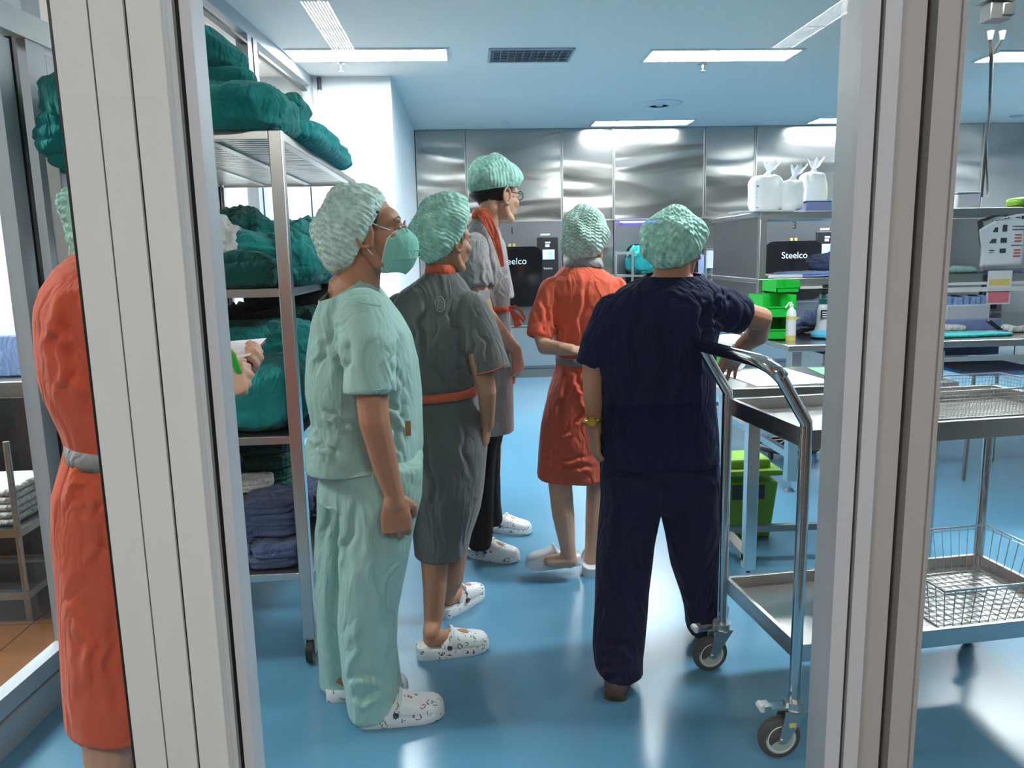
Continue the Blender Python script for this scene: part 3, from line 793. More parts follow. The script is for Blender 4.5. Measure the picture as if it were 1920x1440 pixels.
bundle('cloth_bundle', 'big puffy teal cloth bundle at the front of the top tier', 'cloth bundle', (-0.95, 2.72, T0), (0.74, 0.42, 0.155), 'teal', 3, 2, 0, 0.45, tilt=0.06, group=G0)
bundle('crumpled_cloth', 'crumpled teal cloth on top of the puffy bundle, its end sticking up', 'cloth', (-0.86, 2.72, T0+0.145), (0.34, 0.26, 0.085), 'teal', 8, 2, 0.2, 0.8, tilt=0.15, group=G0)
bundle('crumpled_cloth', 'faded grey-green cloth lying at the far left of the top tier pile', 'cloth', (-0.95, 2.68, T0+0.135), (0.24, 0.22, 0.10), 'grey_green', 9, 2, -0.2, 0.6, group=G0)
bundle('crumpled_cloth', 'small teal roll standing up at the very top of the pile', 'cloth', (-0.80, 2.68, T0+0.20), (0.15, 0.13, 0.085), 'teal', 12, 1, 0.6, 0.9, tilt=0.3, group=G0)
bundle('folded_trousers', 'bright teal folded trousers lying along the right edge of the top tier', 'folded trousers', (-0.655, 3.35, T0), (0.26, 1.05, 0.085), 'teal_light', 15, 2, 0.02, 0.35, group=G0)
bundle('folded_trousers', 'dark rolled teal cloth behind the right front post of the top tier', 'cloth', (-0.70, 3.0, T0+0.07), (0.20, 0.30, 0.09), 'teal', 16, 2, 0.1, 0.6, group=G0)
bundle('draped_cloth', 'teal cloth drooping over the left end of the top tier', 'cloth', (-1.265, 2.64, T0-0.12), (0.15, 0.2, 0.24), 'teal', 19, 5, 0.1, 0.6, p=2.3, group=G0)
G1 = 'cloths on the second tier of the shelf trolley'
bundle('cloth_bundle', 'wide teal cloth pile filling the second tier', 'cloth bundle', (-0.78, 2.88, T1), (0.50, 0.48, 0.185), 'teal', 21, 5, 0.05, 0.5, group=G1)
bundle('cloth_bundle', 'lower grey-teal folded layers at the front of the second tier', 'cloth bundle', (-0.93, 2.69, T1), (0.56, 0.20, 0.11), 'teal_dark', 22, 4, 0, 0.5, group=G1)
bundle('cloth_bundle', 'teal cloth bulging out right of the front post on the second tier', 'cloth bundle', (-0.66, 3.25, T1), (0.34, 0.9, 0.22), 'teal', 23, 4, 0, 0.6, group=G1)
bundle('crumpled_cloth', 'crumpled white cloth at the left of the second tier', 'cloth', (-0.865, 2.68, T1+0.045), (0.20, 0.17, 0.16), 'linen', 24, 3, 0, 0.9, p=2.4, group=G1)
bundle('crumpled_cloth', 'dark striped teal roll lying behind the white cloth', 'cloth', (-0.87, 2.88, T1+0.14), (0.26, 0.22, 0.10), 'teal_dark', 25, 3, 0.4, 0.7, group=G1)
bundle('crumpled_cloth', 'very dark teal cloth ridge on top at the back of the second tier', 'cloth', (-0.78, 3.5, T1+0.08), (0.5, 0.6, 0.12), 'teal_dark', 26, 2, 0.2, 0.8, group=G1)
G2 = 'cloths on the third tier of the shelf trolley'
bundle('cloth_bundle', 'large dark teal bundle at the front of the third tier', 'cloth bundle', (-0.88, 2.80, T2), (0.58, 0.40, 0.24), 'teal', 31, 2, 0, 0.35, group=G2)
bundle('cloth_bundle', 'second teal bundle resting behind on the third tier', 'cloth bundle', (-0.84, 3.1, T2+0.15), (0.56, 0.5, 0.19), 'teal', 32, 4, 0.1, 0.5, group=G2)
bundle('cloth_bundle', 'dark green layered bundle on top of the third tier', 'cloth bundle', (-0.80, 3.3, T2+0.30), (0.52, 0.5, 0.10), 'teal_dark', 33, 3, 0, 0.5, group=G2)
bundle('black_cloth', 'black folded cloth on top of the third tier pile', 'cloth', (-0.73, 3.35, T2+0.38), (0.34, 0.5, 0.16), 'black_cloth', 34, 2, 0, 0.6, group=G2)
bundle('cloth_bundle', 'teal bundle showing right of the front post on the third tier', 'cloth bundle', (-0.66, 3.4, T2), (0.32, 0.8, 0.30), 'teal_dark', 35, 4, 0, 0.5, group=G2)
G3 = 'dark green folded gowns in the tall stack of the bottom tier'
hh = T3
for k in range(15):
    if k % 2 == 0: bundle('folded_gown', 'dark green folded gown, %s in the tall stack on the bottom tier, counted from above' % ORD[7-k//2], 'folded gown', (-0.87+0.015*sin(k*2.1), 3.12+0.01*cos(k), hh), (0.30-0.02*(k > 8), 0.30, 0.058), 'teal_dark', 50+k, 3, 0.03*sin(k*1.7), 0.3, group=G3)
    if k % 2 == 0: hh += 0.053
bundle('folded_cloth', 'white folded cloth lying beside the dark green stack, bottom tier', 'folded cloth', (-0.88, 2.90, T3+0.215), (0.19, 0.13, 0.05), 'linen', 70, 3, 0.1, 0.4)
bundle('folded_cloth', 'grey folded cloth under the white one on the bottom tier', 'folded cloth', (-0.90, 2.90, T3), (0.22, 0.14, 0.21), 'greyc', 71, 6, 0.1, 0.4)
G4 = 'slate blue folded scrubs on the bottom tier'
for (x, y, z0, n, w, dd, rz, lab) in ((-0.88, 2.73, T3+0.075, 3, 0.15, 0.18, 0.35, 'slate blue folded scrub in the leaning left pile of the bottom tier'),
                             (-0.735, 2.78, T3+0.10, 3, 0.20, 0.24, -0.12, 'slate blue folded scrub in the upper middle pile of the bottom tier'),
                             (-0.725, 2.70, T3, 2, 0.175, 0.18, 0.1, 'slate blue folded scrub in the lowest front pile of the bottom tier'),
                             (-0.66, 3.25, T3, 3, 0.20, 0.30, 0.0, 'slate blue folded scrub in the pile behind the front post, bottom tier')):
    for k in range(n):
        bundle('folded_scrub', lab.replace('folded scrub in', 'folded scrub, %s from above in' % ORD[n-1-k]), 'folded scrub', (x+0.01*sin(k*3+x), y+0.008*cos(k*2), z0+k*0.042), (w, dd, 0.048), 'slate', 80+k+int(x*-100), 2, rz+0.05*sin(k), 0.5, group=G4+', '+lab.split(' in the ')[-1])
bundle('folded_cloth', 'bright blue cloth lying flat at the front left of the bottom tier', 'folded cloth', (-0.885, 2.72, T3), (0.15, 0.18, 0.07), 'slate_light', 78, 3, 0, 0.3)
bundle('folded_cloth', 'small bright blue cloth at the left end of the bottom tier, behind', 'folded cloth', (-1.0, 2.95, T3+0.25), (0.12, 0.12, 0.09), 'slate_light', 79, 2, 0, 0.8)

# ================================================================ steel trolley in front on the right
TA = math.atan2(0.105, 0.95)
TO = Vector((0.835, 2.42, 0)); EX = Vector((cos(TA), sin(TA), 0)); EY = Vector((sin(TA), -cos(TA), 0))   # EY points to the viewer
TW, TD = 0.97, 0.475
def tp(a, b, z): return TO + EX*a + EY*b + Vector((0, 0, z))
RT = Matrix.Rotation(TA, 3, 'Z')
t = thing('tray_trolley', 'stainless two-tier trolley with a bent tube push handle behind the glass', 'trolley', tp(TW/2, TD/2, 0), TA)
def tbox(m, a0, a1, b0, b1, z0, z1):
    m.box(tp((a0+a1)/2, (b0+b1)/2, (z0+z1)/2), (abs(a1-a0), abs(b1-b0), abs(z1-z0)), mat=RT); return m
for nm, zt in (('upper_tray', 0.95), ('lower_tray', 0.335)):
    m = MB(); tbox(m, 0, TW, 0, TD, zt-0.045, zt-0.038)
    for (a0, a1, b0, b1) in ((0, TW, 0, 0.006), (0, TW, TD-0.006, TD), (0, 0.006, 0, TD), (TW-0.006, TW, 0, TD)): tbox(m, a0, a1, b0, b1, zt-0.052, zt)
    for (a0, a1, b0, b1) in ((0, TW, 0, 0.014), (0, TW, TD-0.014, TD), (0, 0.014, 0, TD), (TW-0.014, TW, 0, TD)): tbox(m, a0, a1, b0, b1, zt-0.003, zt+0.001)
    m.build(nm, 'steel', t, bevel=0.001)
for a, b in ((0.0, 0.0), (0.0, TD), (TW, 0), (TW, TD)):
    m = MB()
    if a == 0:
        b2 = b
        m.tube([tp(-0.005, b2, 0.165), tp(-0.005, b2, 0.965)], 0.0165, 20)
        m.tube([tp(-0.005, b2, 0.955), tp(-0.005, b2, 0.972), tp(-0.095, b2, 1.118)], 0.0165, 20)
    else: m.tube([tp(a, b, 0.165), tp(a, b, 0.95)], 0.0165, 20)
    m.build('post', 'chrome', t)
m = MB()
pts = [tp(-0.078, TD+0.0, 1.095), tp(-0.088, TD-0.005, 1.108), tp(-0.099, TD-0.025, 1.122), tp(-0.108, TD-0.055, 1.131), tp(-0.111, TD-0.1, 1.134), tp(-0.113, 0.1, 1.133), tp(-0.113, -0.012, 1.132)]
m.tube(pts, 0.0195, 22); m.build('push_handle', 'chrome', t)
def caster(x, y, ang, parent, s=1.0):
    c = Vector((x, y, 0)); R = Matrix.Rotation(ang, 3, 'Z')
    def L(a, b, z): return c + R @ Vector((a*s, b*s, z*s))
    m = MB(); m.tube([L(0, 0, 0.172), L(0, 0, 0.150)], [0.030*s, 0.030*s], 20); m.tube([L(0, 0, 0.152), L(0, 0, 0.140)], [0.034*s, 0.024*s], 20)
    for sy in (-1, 1):
        q = [(0.035, 0.145), (-0.03, 0.145), (-0.055, 0.06), (-0.040, 0.05), (0.0, 0.10)]
        q = [(0.032, 0.148), (-0.034, 0.148), (-0.052, 0.058), (-0.030, 0.052)]
        y0 = sy*0.020; y1 = sy*0.023
        vs = [L(a, y0, z) for a, z in q]+[L(a, y1, z) for a, z in q]; k = len(q)
        m.add(vs, [list(range(k)), list(range(k, 2*k))[::-1]]+[(i, k+i, k+(i+1) % k, (i+1) % k) for i in range(k)])
    m.cyl(L(-0.042, -0.027, 0.0625), L(-0.042, 0.027, 0.0625), 0.006*s, 10)
    o = m.build('caster', 'zinc', parent)
    m = MB(); m.box(L(-0.055, 0, 0.156), (0.075*s, 0.034*s, 0.006*s), mat=R); m.box(L(-0.085, 0, 0.162), (0.02*s, 0.034*s, 0.012*s), mat=R); m.build('brake_pedal', 'zinc', o)
    m = MB(); m.cyl(L(-0.098, -0.014, 0.160), L(-0.098, 0.014, 0.160), 0.011*s, 14); m.build('brake_button', 'white', o)
    m = MB(); A = L(-0.042, -0.014, 0.0625); B = L(-0.042, 0.014, 0.0625); ax = (B-A).normalized()
    prof = [(0.0, 0.008), (0.0, 0.052), (0.004, 0.060), (0.014, 0.0625), (0.024, 0.060), (0.028, 0.052), (0.028, 0.008)]
    m.tube([A+ax*h*s for h, r in prof], [max(r, 0.001)*s for h, r in prof], 32); w = m.build('tyre', 'rubber', o)
    m = MB(); m.tube([A-ax*0.001, B+ax*0.001], 0.045*s, 28); m.tube([A-ax*0.0035, B+ax*0.0035], 0.012*s, 16); m.build('wheel_hub', 'wheel', o)
    m = MB()
    for sgn in (-1, 1):
        ctr = (A+B)/2 + ax*sgn*0.0155*s; ring = []
        u = Vector((0, 0, 1)); w2 = ax.cross(u)
        m.tube([ctr+(u*cos(2*pi*k/28)+w2*sin(2*pi*k/28))*0.039*s for k in range(28)], 0.0018*s, 6, closed=True)
    m.build('hub_rim', 'white', o)
    return o
p = tp(-0.005, 0, 0); caster(p.x, p.y, radians(8), t)
p = tp(-0.005, TD, 0); cc = caster(p.x, p.y, radians(4), t)
p = tp(TW, 0, 0); caster(p.x, p.y, radians(40), t)
p = tp(TW, TD, 0); caster(p.x, p.y, radians(-20), t)
m = MB(); pz = tp(-0.005, TD, 0); m.box((pz.x-0.012, pz.y-0.0245, 0.108), (0.020, 0.001, 0.014)); m.build('caster_sticker', 'yellow', cc)

# wire baskets standing on the trolley
def wire_basket(name, lab, a0, a1, b0, b1, z, h, flare, pitch, r, matn, rim=0.003, hoops=()):
    t = thing(name, lab, 'wire basket', tp((a0+a1)/2, (b0+b1)/2, z), TA)
    def P4(f): return [tp(a0-f, b0-f, 0), tp(a1+f, b0-f, 0), tp(a1+f, b1+f, 0), tp(a0-f, b1+f, 0)]
    zb = z+r+0.001
    m = MB()
    for zz, f in ((zb, 0), (z+h, flare)): 
        q = [p+Vector((0, 0, zz)) for p in P4(f)]; m.tube(q, rim, 8, closed=True)
    m.build('rim', matn, t)
    m = MB(); na = max(2, int((a1-a0)/pitch)); nb = max(2, int((b1-b0)/pitch))
    for i in range(na+1):
        a = a0+(a1-a0)*i/na; A = a0-flare+(a1-a0+2*flare)*i/na
        m.tube([tp(A, b0-flare, z+h), tp(a, b0, zb), tp(a, b1, zb), tp(A, b1+flare, z+h)], r, 5)
    for i in range(nb+1):
        b = b0+(b1-b0)*i/nb; B = b0-flare+(b1-b0+2*flare)*i/nb
        m.tube([tp(a0-flare, B, z+h), tp(a0, b, zb), tp(a1, b, zb), tp(a1+flare, B, z+h)], r, 5)
    for hz in hoops:
        f = flare*hz; q = [p+Vector((0, 0, z+h*hz)) for p in P4(f)]; m.tube(q, r, 5, closed=True)
    m.build('wire_mesh', matn, t)
    return t
wire_basket('mesh_basket', 'fine mesh instrument basket lying on the upper tray of the trolley', 0.44, 0.955, 0.04, 0.30, 0.912, 0.085, 0.0, 0.0125, 0.0008, 'steel', 0.0028, [k/7 for k in range(1, 7)])
wire_basket('wire_basket', 'large open wire basket with flared sides on the lower tray', 0.50, 0.93, 0.06, 0.42, 0.297, 0.15, 0.045, 0.028, 0.0016, 'zinc', 0.0035, (0.93,))

# ================================================================ tables
def leg_foot(x, y, h, t, w=0.05, mat='steel'):
    l = MB().box((x, y, (h+0.045)/2+0.022), (w, w, h-0.045)).build('leg', mat, t, bevel=0.003)
    MB().lathe((x, y, 0), [(0.035, 0), (0.036, 0.006), (0.02, 0.018), (0.010, 0.024), (0.010, 0.05)], 18).build('foot', 'chrome', l)
t = thing('steel_table', 'low stainless table behind the trolley with white paper on it', 'table', (1.45, 3.25, 0))
m = MB(); m.box2((1.0, 2.98, 0.84), (1.98, 3.5, 0.88)); m.build('tabletop', 'steel_top', t, bevel=0.004)
for x, y in ((1.17, 3.09), (1.92, 3.05), (1.17, 3.44), (1.92, 3.44)): leg_foot(x, y, 0.84, t)
m = MB(); m.box2((1.145, 3.09, 0.10), (1.195, 3.44, 0.13)); m.box2((1.19, 3.42, 0.10), (1.9, 3.45, 0.13)); m.box2((1.90, 3.09, 0.1), (1.94, 3.44, 0.13)); m.build('stretcher', 'steel_dark', t)
solo('paper_sheet', MB().box((1.30, 3.23, 0.8815), (0.34, 0.42, 0.002), 0.1), 'paper', 'large white paper lying on the low table beneath the hand', 'paper')
solo('paper_sheet', MB().box((1.62, 3.3, 0.8815), (0.16, 0.28, 0.002), -0.1), 'green_pale', 'pale greenish sheet beside the white paper on the low table', 'paper')

t = thing('worktable', 'long stainless worktable with drawers carrying bottles and bins', 'worktable', (3.2, 5.1, 0))
m = MB(); m.box2((1.80, 4.25, 0.845), (4.9, 6.0, 0.885)); m.build('worktop', 'steel_top', t, bevel=0.005)
for x, y in ((1.87, 4.32), (1.87, 5.9), (4.7, 4.32), (4.7, 5.9)): leg_foot(x, y, 0.84, t, 0.06)
m = MB(); m.box2((1.85, 4.32, 0.2), (1.89, 5.9, 0.24)); m.box2((1.87, 5.88, 0.2), (4.7, 5.92, 0.24)); m.build('stretcher', 'steel', t)
for k in range(1):
    dr = MB().box2((2.02, 4.29, 0.66), (2.75, 4.8, 0.825)).build('drawer', 'steel', t, bevel=0.004)
    fr = MB()
    fr.box2((2.26, 4.275, 0.70), (2.52, 4.29, 0.705)); fr.box2((2.26, 4.275, 0.79), (2.52, 4.29, 0.795)); fr.box2((2.26, 4.275, 0.70), (2.265, 4.29, 0.795)); fr.box2((2.515, 4.275, 0.70), (2.52, 4.29, 0.795))
    fr.build('handle_plate', 'chrome', dr)
    MB().ell((2.39, 4.272, 0.745), (0.07, 0.02, 0.018)).build('handle', 'chrome', dr)
# shelf unit standing on the worktable
t = thing('table_shelf', 'open stainless two-board shelf standing on the worktable', 'shelf', (3.2, 5.4, 0.885))
for z, d0 in ((1.665, 4.98), (1.235, 4.98)):
    m = MB(); m.box2((1.89, d0, z-0.03), (4.9, 5.98, z)); m.box2((1.89, d0-0.005, z-0.05), (4.9, d0+0.02, z)); m.build('board', 'steel', t, bevel=0.003)
m = MB(); m.box2((1.90, 5.0, 0.885), (1.92, 5.96, 1.63)); m.build('side_panel', 'steel_dark', t)
for x in (1.915, 4.0): MB().box((x, 5.0, 1.26), (0.045, 0.045, 0.75)).build('post', 'steel', t, bevel=0.002)
m = MB(); m.box2((2.12, 4.955, 1.165), (4.9, 4.985, 1.182)); m.box2((2.35, 4.94, 1.12), (4.9, 4.97, 1.15)); m.build('lamp_rail', 'white', t)
ZS, ZM, ZW = 1.665, 1.235, 0.885
# on the top board
def bag(u, v0, w, h, lab, y=5.15, sd=0, z0=None, label_strip=False, tilt=0.0):
    b = at(u, v0, y); z = ZS if z0 is None else z0
    t = thing('cotton_bag', lab, 'bag of cotton', (b.x, y, z), tilt, 'white bags of cotton on the shelf')
    m = MB(); m.ell((0, 0, h/2), (w/2, w*0.36, h/2), None, 40, 26, 4.5)
    me = m.data('sack', M['bag'], None, 80); fold_mesh(me, 0.006, (22, 22, 14), sd, 0.6)
    o = bpy.data.objects.new('sack', me); COL.objects.link(o); o.parent = t
    m = MB(); R = []
    for k, (zz, rr) in enumerate(((h-0.012, 0.04), (h+0.015, 0.016), (h+0.03, 0.014), (h+0.055, 0.035), (h+0.09, 0.05))):
        R.append([Vector((rr*cos(a)*(1+0.4*sin(3*a+sd))+0.012*k*sin(sd), rr*sin(a)*0.6, zz+0.018*sin(5*a+sd)*(k > 2))) for a in [2*pi*j/24 for j in range(24)]])
    m.rings(R, caps=False); m.build('knot', 'bagfilm', t, world=False)
    if label_strip:
        m = MB(); m.box((-w*0.36, -w*0.30, h*0.46), (w*0.20, 0.012, h*0.78)); q = m.build('printed_strip', 'paper', t, world=False)
        m = MB(); m.box((-w*0.36, -w*0.30-0.007, h*0.70), (w*0.12, 0.002, h*0.05)); m.box((-w*0.36, -w*0.30-0.007, h*0.12), (w*0.12, 0.002, h*0.03))
        m.box((-w*0.36, -w*0.30-0.007, h*0.4), (w*0.10, 0.002, h*0.012)); m.box((-w*0.36, -w*0.30-0.007, h*0.5), (w*0.10, 0.002, h*0.012)); m.build('print', 'blue_plastic', q, world=False)
bag(1434, 385, 0.20, 0.235, 'left bag of cotton with a printed strip, tied at the top', 5.08, 1, label_strip=True)
bag(1481, 388, 0.15, 0.20, 'smallest bag of cotton, standing in the middle', 5.05, 2, tilt=0.1)
bag(1523, 368, 0.17, 0.27, 'tallest bag of cotton, standing right and further back', 5.30, 3)
p = at(1430, 388, 5.05); solo('plastic_sheet', MB().box((p.x-0.01, 5.05, ZS+0.004), (0.36, 0.22, 0.006), 0.05), 'bagfilm', 'crumpled clear film lying under the left cotton bags', 'plastic film')
p = at(1528, 378, 5.12)
t = thing('storage_box', 'blue-grey translucent plastic box beside the cotton bags', 'box', (p.x, 5.12, ZS))
m = MB(); m.box((p.x, 5.12, ZS+0.032), (0.17, 0.14, 0.064)); m.build('body', 'blue_plastic', t, bevel=0.006)
m = MB(); m.box((p.x, 5.12, ZS+0.067), (0.185, 0.155, 0.008)); m.build('lid', 'slate_light', t, bevel=0.003)
p = at(1585, 378, 5.12)
t = thing('storage_box', 'pale green plastic box holding a yellow folder on the top board', 'box', (p.x, 5.12, ZS))
MB().box((p.x+0.02, 5.12, ZS+0.035), (0.20, 0.18, 0.07)).build('body', 'green_pale', t, bevel=0.006)
solo('folder', MB().box((p.x+0.02, 5.12, ZS+0.075), (0.19, 0.16, 0.008)), 'yellow', 'yellow folder lying on the pale green box', 'folder')
p = at(1603, 350, 5.25)
t = thing('white_tub', 'white lidded tub standing behind the green box', 'tub', (p.x, 5.3, ZS))
MB().lathe((p.x+0.04, 5.3, ZS), [(0.08, 0), (0.075, 0.12)], 28).build('body', 'white', t)
MB().lathe((p.x+0.04, 5.3, ZS+0.12), [(0.082, 0), (0.082, 0.025), (0.07, 0.032)], 28).build('lid', 'white', t)
p = at(1820, 383, 5.15)
t = thing('clear_tub', 'clear lidded tub on the top board right of the door post', 'tub', (p.x-0.06, 5.15, ZS))
MB().box((p.x-0.06, 5.15, ZS+0.05), (0.16, 0.14, 0.10)).build('body', 'clearplastic', t, bevel=0.01)
MB().box((p.x-0.06, 5.15, ZS+0.105), (0.175, 0.155, 0.01)).build('lid', 'alu', t, bevel=0.003)
p = at(1915, 380, 5.1)
solo('lime_tray', MB().ell((p.x+0.02, 5.1, ZS+0.035), (0.10, 0.08, 0.035), None, 28, 14, 3.5), 'lime', 'lime green plastic tray at the far right end of the top board', 'tray')
# on the middle board
p = at(1462, 512, 5.06); solo('paper_stack', MB().box((p.x, 5.08, ZM+0.012), (0.24, 0.2, 0.022), 0.08), 'paper', 'pale blue-white paper wraps at the left of the middle board', 'paper stack', bevel=0.004)
p = at(1510, 514, 5.06); bundle('blue_wrap', 'light blue folded wrap lying on the middle board', 'cloth', (p.x+0.03, 5.12, ZM), (0.42, 0.22, 0.035), 'slate_light', 5, 2, 0, 0.4)
p = at(1550, 490, 5.1); bundle('folded_cloth', 'slate blue folded cloths heaped on the middle board', 'folded cloth', (p.x+0.06, 5.2, ZM+0.035), (0.20, 0.2, 0.09), 'slate', 6, 5, 0.2, 0.7)
p = at(1590, 485, 5.1); bundle('folded_cloth', 'white cloth heap beside the slate blue cloths on the middle board', 'folded cloth', (p.x, 5.2, ZM+0.06), (0.24, 0.2, 0.08), 'linen', 7, 3, 0.2, 0.7)
p = at(1590, 515, 5.05)
t = thing('wire_tray', 'small reddish wire tray under the cloth heap on the middle board', 'wire tray', (p.x, 5.05, ZM)); m = MB()
for z in (0.006, 0.03, 0.06): m.tube([(p.x+a*0.10, 5.08+b*0.08, ZM+z) for a, b in ((-1, -1), (1, -1), (1, 1), (-1, 1))], 0.0025, 6, closed=True)
m.build('frame', 'red_ink', t); m = MB()
for k in range(9): m.tube([(p.x-0.10+k*0.025, 5.0, ZM+0.06), (p.x-0.10+k*0.025, 5.0, ZM+0.006), (p.x-0.10+k*0.025, 5.16, ZM+0.006), (p.x-0.10+k*0.025, 5.16, ZM+0.06)], 0.0015, 5)
m.build('wire_mesh', 'red_ink', t)
p = at(1806, 498, 5.1)
t = thing('tape_roll', 'mint green cloth roll lying on the middle board right of the door post', 'cloth roll', (p.x, 5.1, ZM))
MB().cap([(p.x-0.08, 5.08, ZM+0.03), (p.x+0.06, 5.08, ZM+0.025)], [0.028, 0.022]).build('roll', 'mint', t)
solo('blue_folder', MB().box((at(1870, 505, 5.1).x, 5.1, ZM+0.008), (0.26, 0.18, 0.014)), 'slate_light', 'bright blue folder lying below the instruction poster', 'folder', bevel=0.003)
# hanging papers on the shelf
a, b = at(1843, 402, 4.96), at(1915, 498, 4.96)
t = thing('poster', 'white instruction poster with photos and red marks leaning on the shelf', 'poster', ((a.x+b.x)/2, 4.96, ZM))
w = b.x-a.x; h = a.z-b.z; cx = (a.x+b.x)/2; n = 14; m = MB(); vs = []
for j in range(n+1):
    for i in range(n+1):
        s_, q = i/n, j/n
        x = a.x + w*s_ + (0.10*(1-s_)*(q > 0.45)*(-(q-0.45)*1.0)); z = b.z + h*q - 0.10*(1-s_)**2*q
        vs.append((x, 4.955-0.05*(1-s_)**2*q*q, z))
fs = [(j*(n+1)+i, j*(n+1)+i+1, (j+1)*(n+1)+i+1, (j+1)*(n+1)+i) for j in range(n) for i in range(n)]
m.add(vs, fs); o = m.build('sheet', 'paper', t); s = o.modifiers.new('t', 'SOLIDIFY'); s.thickness = 0.002; s.offset = 1
m = MB()
for (x_, z_, ww, hh_) in ((0.22, 0.70, 0.22, 0.09), (0.50, 0.73, 0.10, 0.13), (0.24, 0.49, 0.16, 0.08), (0.50, 0.50, 0.14, 0.09), (0.50, 0.30, 0.14, 0.08), (0.24, 0.31, 0.12, 0.015), (0.24, 0.27, 0.10, 0.01)):
    m.box((a.x+w*x_, 4.948-0.03*(1-x_)**2*z_*z_, b.z+h*z_), (w*ww, 0.003, h*hh_))
for q in range(6): m.box((a.x+w*(0.20+0.07*q), 4.945-0.03*(1-0.2)**2*0.5, b.z+h*(0.865+0.012*q)), (w*0.045, 0.004, h*0.015))
m.box((a.x+w*0.93, 4.948, b.z+h*0.93), (w*0.10, 0.003, h*0.06)); m.box((a.x+w*0.80, 4.948, b.z+h*0.93), (w*0.10, 0.003, h*0.02))
for q in (0.76, 0.70, 0.40): m.box((a.x+w*0.82, 4.948, b.z+h*q), (w*0.26, 0.003, h*0.012))
m.build('photo_print', 'ink', t)
m = MB()
for q in (0.60, 0.54, 0.48, 0.31, 0.25, 0.19): m.box((a.x+w*0.84, 4.948, b.z+h*q), (w*0.16, 0.003, h*0.022))
m.build('red_marks', 'red_ink', t)
a, b = at(1853, 508, 4.95), at(1893, 570, 4.95); w = b.x-a.x; h = a.z-b.z; cx = (a.x+b.x)/2
t = thing('hanging_card', 'white card with a yellow and a pink-red block hanging from the shelf board', 'card', (cx, 4.95, b.z))
MB().box((cx, 4.95, b.z+h/2), (w, 0.002, h)).build('card', 'paper', t)
MB().box((cx, 4.948, b.z+h*0.66), (w*0.84, 0.002, h*0.20)).build('yellow_block', 'yellow', t)
MB().box((cx, 4.948, b.z+h*0.22), (w*0.86, 0.002, h*0.34)).build('pink_block', 'pink', t)
p = at(1870, 575, 5.9)
t = thing('wall_socket', 'white double socket on the panel behind the hanging card', 'socket', (p.x, 5.95, p.z-0.05))
m = MB(); m.box((p.x, 5.96, p.z), (0.15, 0.02, 0.09)); m.build('plate', 'white', t, bevel=0.003)
m = MB(); m.box((p.x, 5.945, p.z), (0.04, 0.012, 0.04)); m.build('plug', 'black', t)
struct('wall_table_back', MB().box2((3.42, 5.985, 0.885), (4.9, 6.0, 1.63)), 'steel')
# desk lamp
p = at(1828, 600, 5.4)
t = thing('desk_lamp', 'white articulated desk lamp standing on the worktable, right', 'desk lamp', (p.x, 5.3, ZW))
MB().lathe((p.x, 5.25, ZW), [(0.09, 0), (0.085, 0.015), (0.02, 0.022)], 24).build('base', 'white', t)
e = at(1845, 505, 5.3); k1 = at(1826, 592, 5.25); k2 = at(1843, 540, 5.28)
MB().tube([k1, k2], 0.016, 12).build('lower_arm', 'white', t)
m = MB(); m.ell(k1, (0.035, 0.025, 0.035)); m.build('joint', 'white', t)
MB().tube([at(1853, 590, 5.3), at(1846, 548, 5.3), e, at(1838, 415, 5.4)], 0.02, 12).build('pole', 'white', t)
q = at(1922, 432, 5.2); m = MB(); m.ell(q, (0.09, 0.08, 0.06)); m.build('lamp_shade', 'white', t)
MB().tube([at(1838, 415, 5.4), at(1880, 400, 5.35), q], 0.012, 10).build('upper_arm', 'white', t)
# basket with blue sheets
p = at(1805, 595, 5.0)
t = thing('paper_basket', 'clear tub packed with pale blue folded sheets on the worktable', 'tub', (p.x, 5.0, ZW))
MB().box((p.x-0.03, 5.0, ZW+0.08), (0.30, 0.2, 0.15)).build('body', 'clearplastic', t, bevel=0.01)
for k in range(7):
    solo('folded_sheet', MB().box((p.x-0.15+k*0.04, 5.0, ZW+0.11), (0.03, 0.16, 0.20-0.01*(k % 3)), 0, Matrix.Rotation(0.08*sin(k*2), 3, 'Y')), 'slate_light', 'pale blue sheet standing on edge in the clear tub, %s from the left' % ['first', 'second', 'third', 'fourth', 'fifth', 'sixth', 'seventh'][k], 'folded sheet', 'sheets in the clear tub', bevel=0.006)
def drape(name, lab, cat, u, v, y, size, mat, sd, rz=0, z=None):
    p = at(u, v, y); return bundle(name, lab, cat, (p.x, y, ZW if z is None else z), size, mat, sd, 1, rz, 0.5)
drape('teal_sheet', 'flat teal sheet spread along the front edge of the worktable', 'cloth', 1720, 635, 4.48, (1.15, 0.22, 0.018), 'teal_light', 41, 0.03)
drape('white_pad', 'cream folded pad on the worktable by the clear tub', 'cloth', 1784, 612, 4.8, (0.14, 0.14, 0.03), 'linen', 42)
p = at(1870, 622, 4.55)
t = thing('stapler', 'dark blue clamp-like stapler on the worktable front', 'stapler', (p.x, 4.55, ZW))
MB().box((p.x, 4.55, ZW+0.012), (0.13, 0.035, 0.02), 0.2).build('base', 'blue_plastic', t, bevel=0.005)
MB().box((p.x-0.02, 4.55, ZW+0.05), (0.13, 0.03, 0.018), mat=Matrix.Rotation(0.2, 3, 'Z') @ Matrix.Rotation(radians(32), 3, 'Y')).build('upper_arm', 'black', t, bevel=0.004)
drape('pipe_fitting', 'cream twisted glove lying at the right end of the worktable', 'glove', 1905, 625, 4.6, (0.18, 0.08, 0.045), 'linen', 44, 0.1)
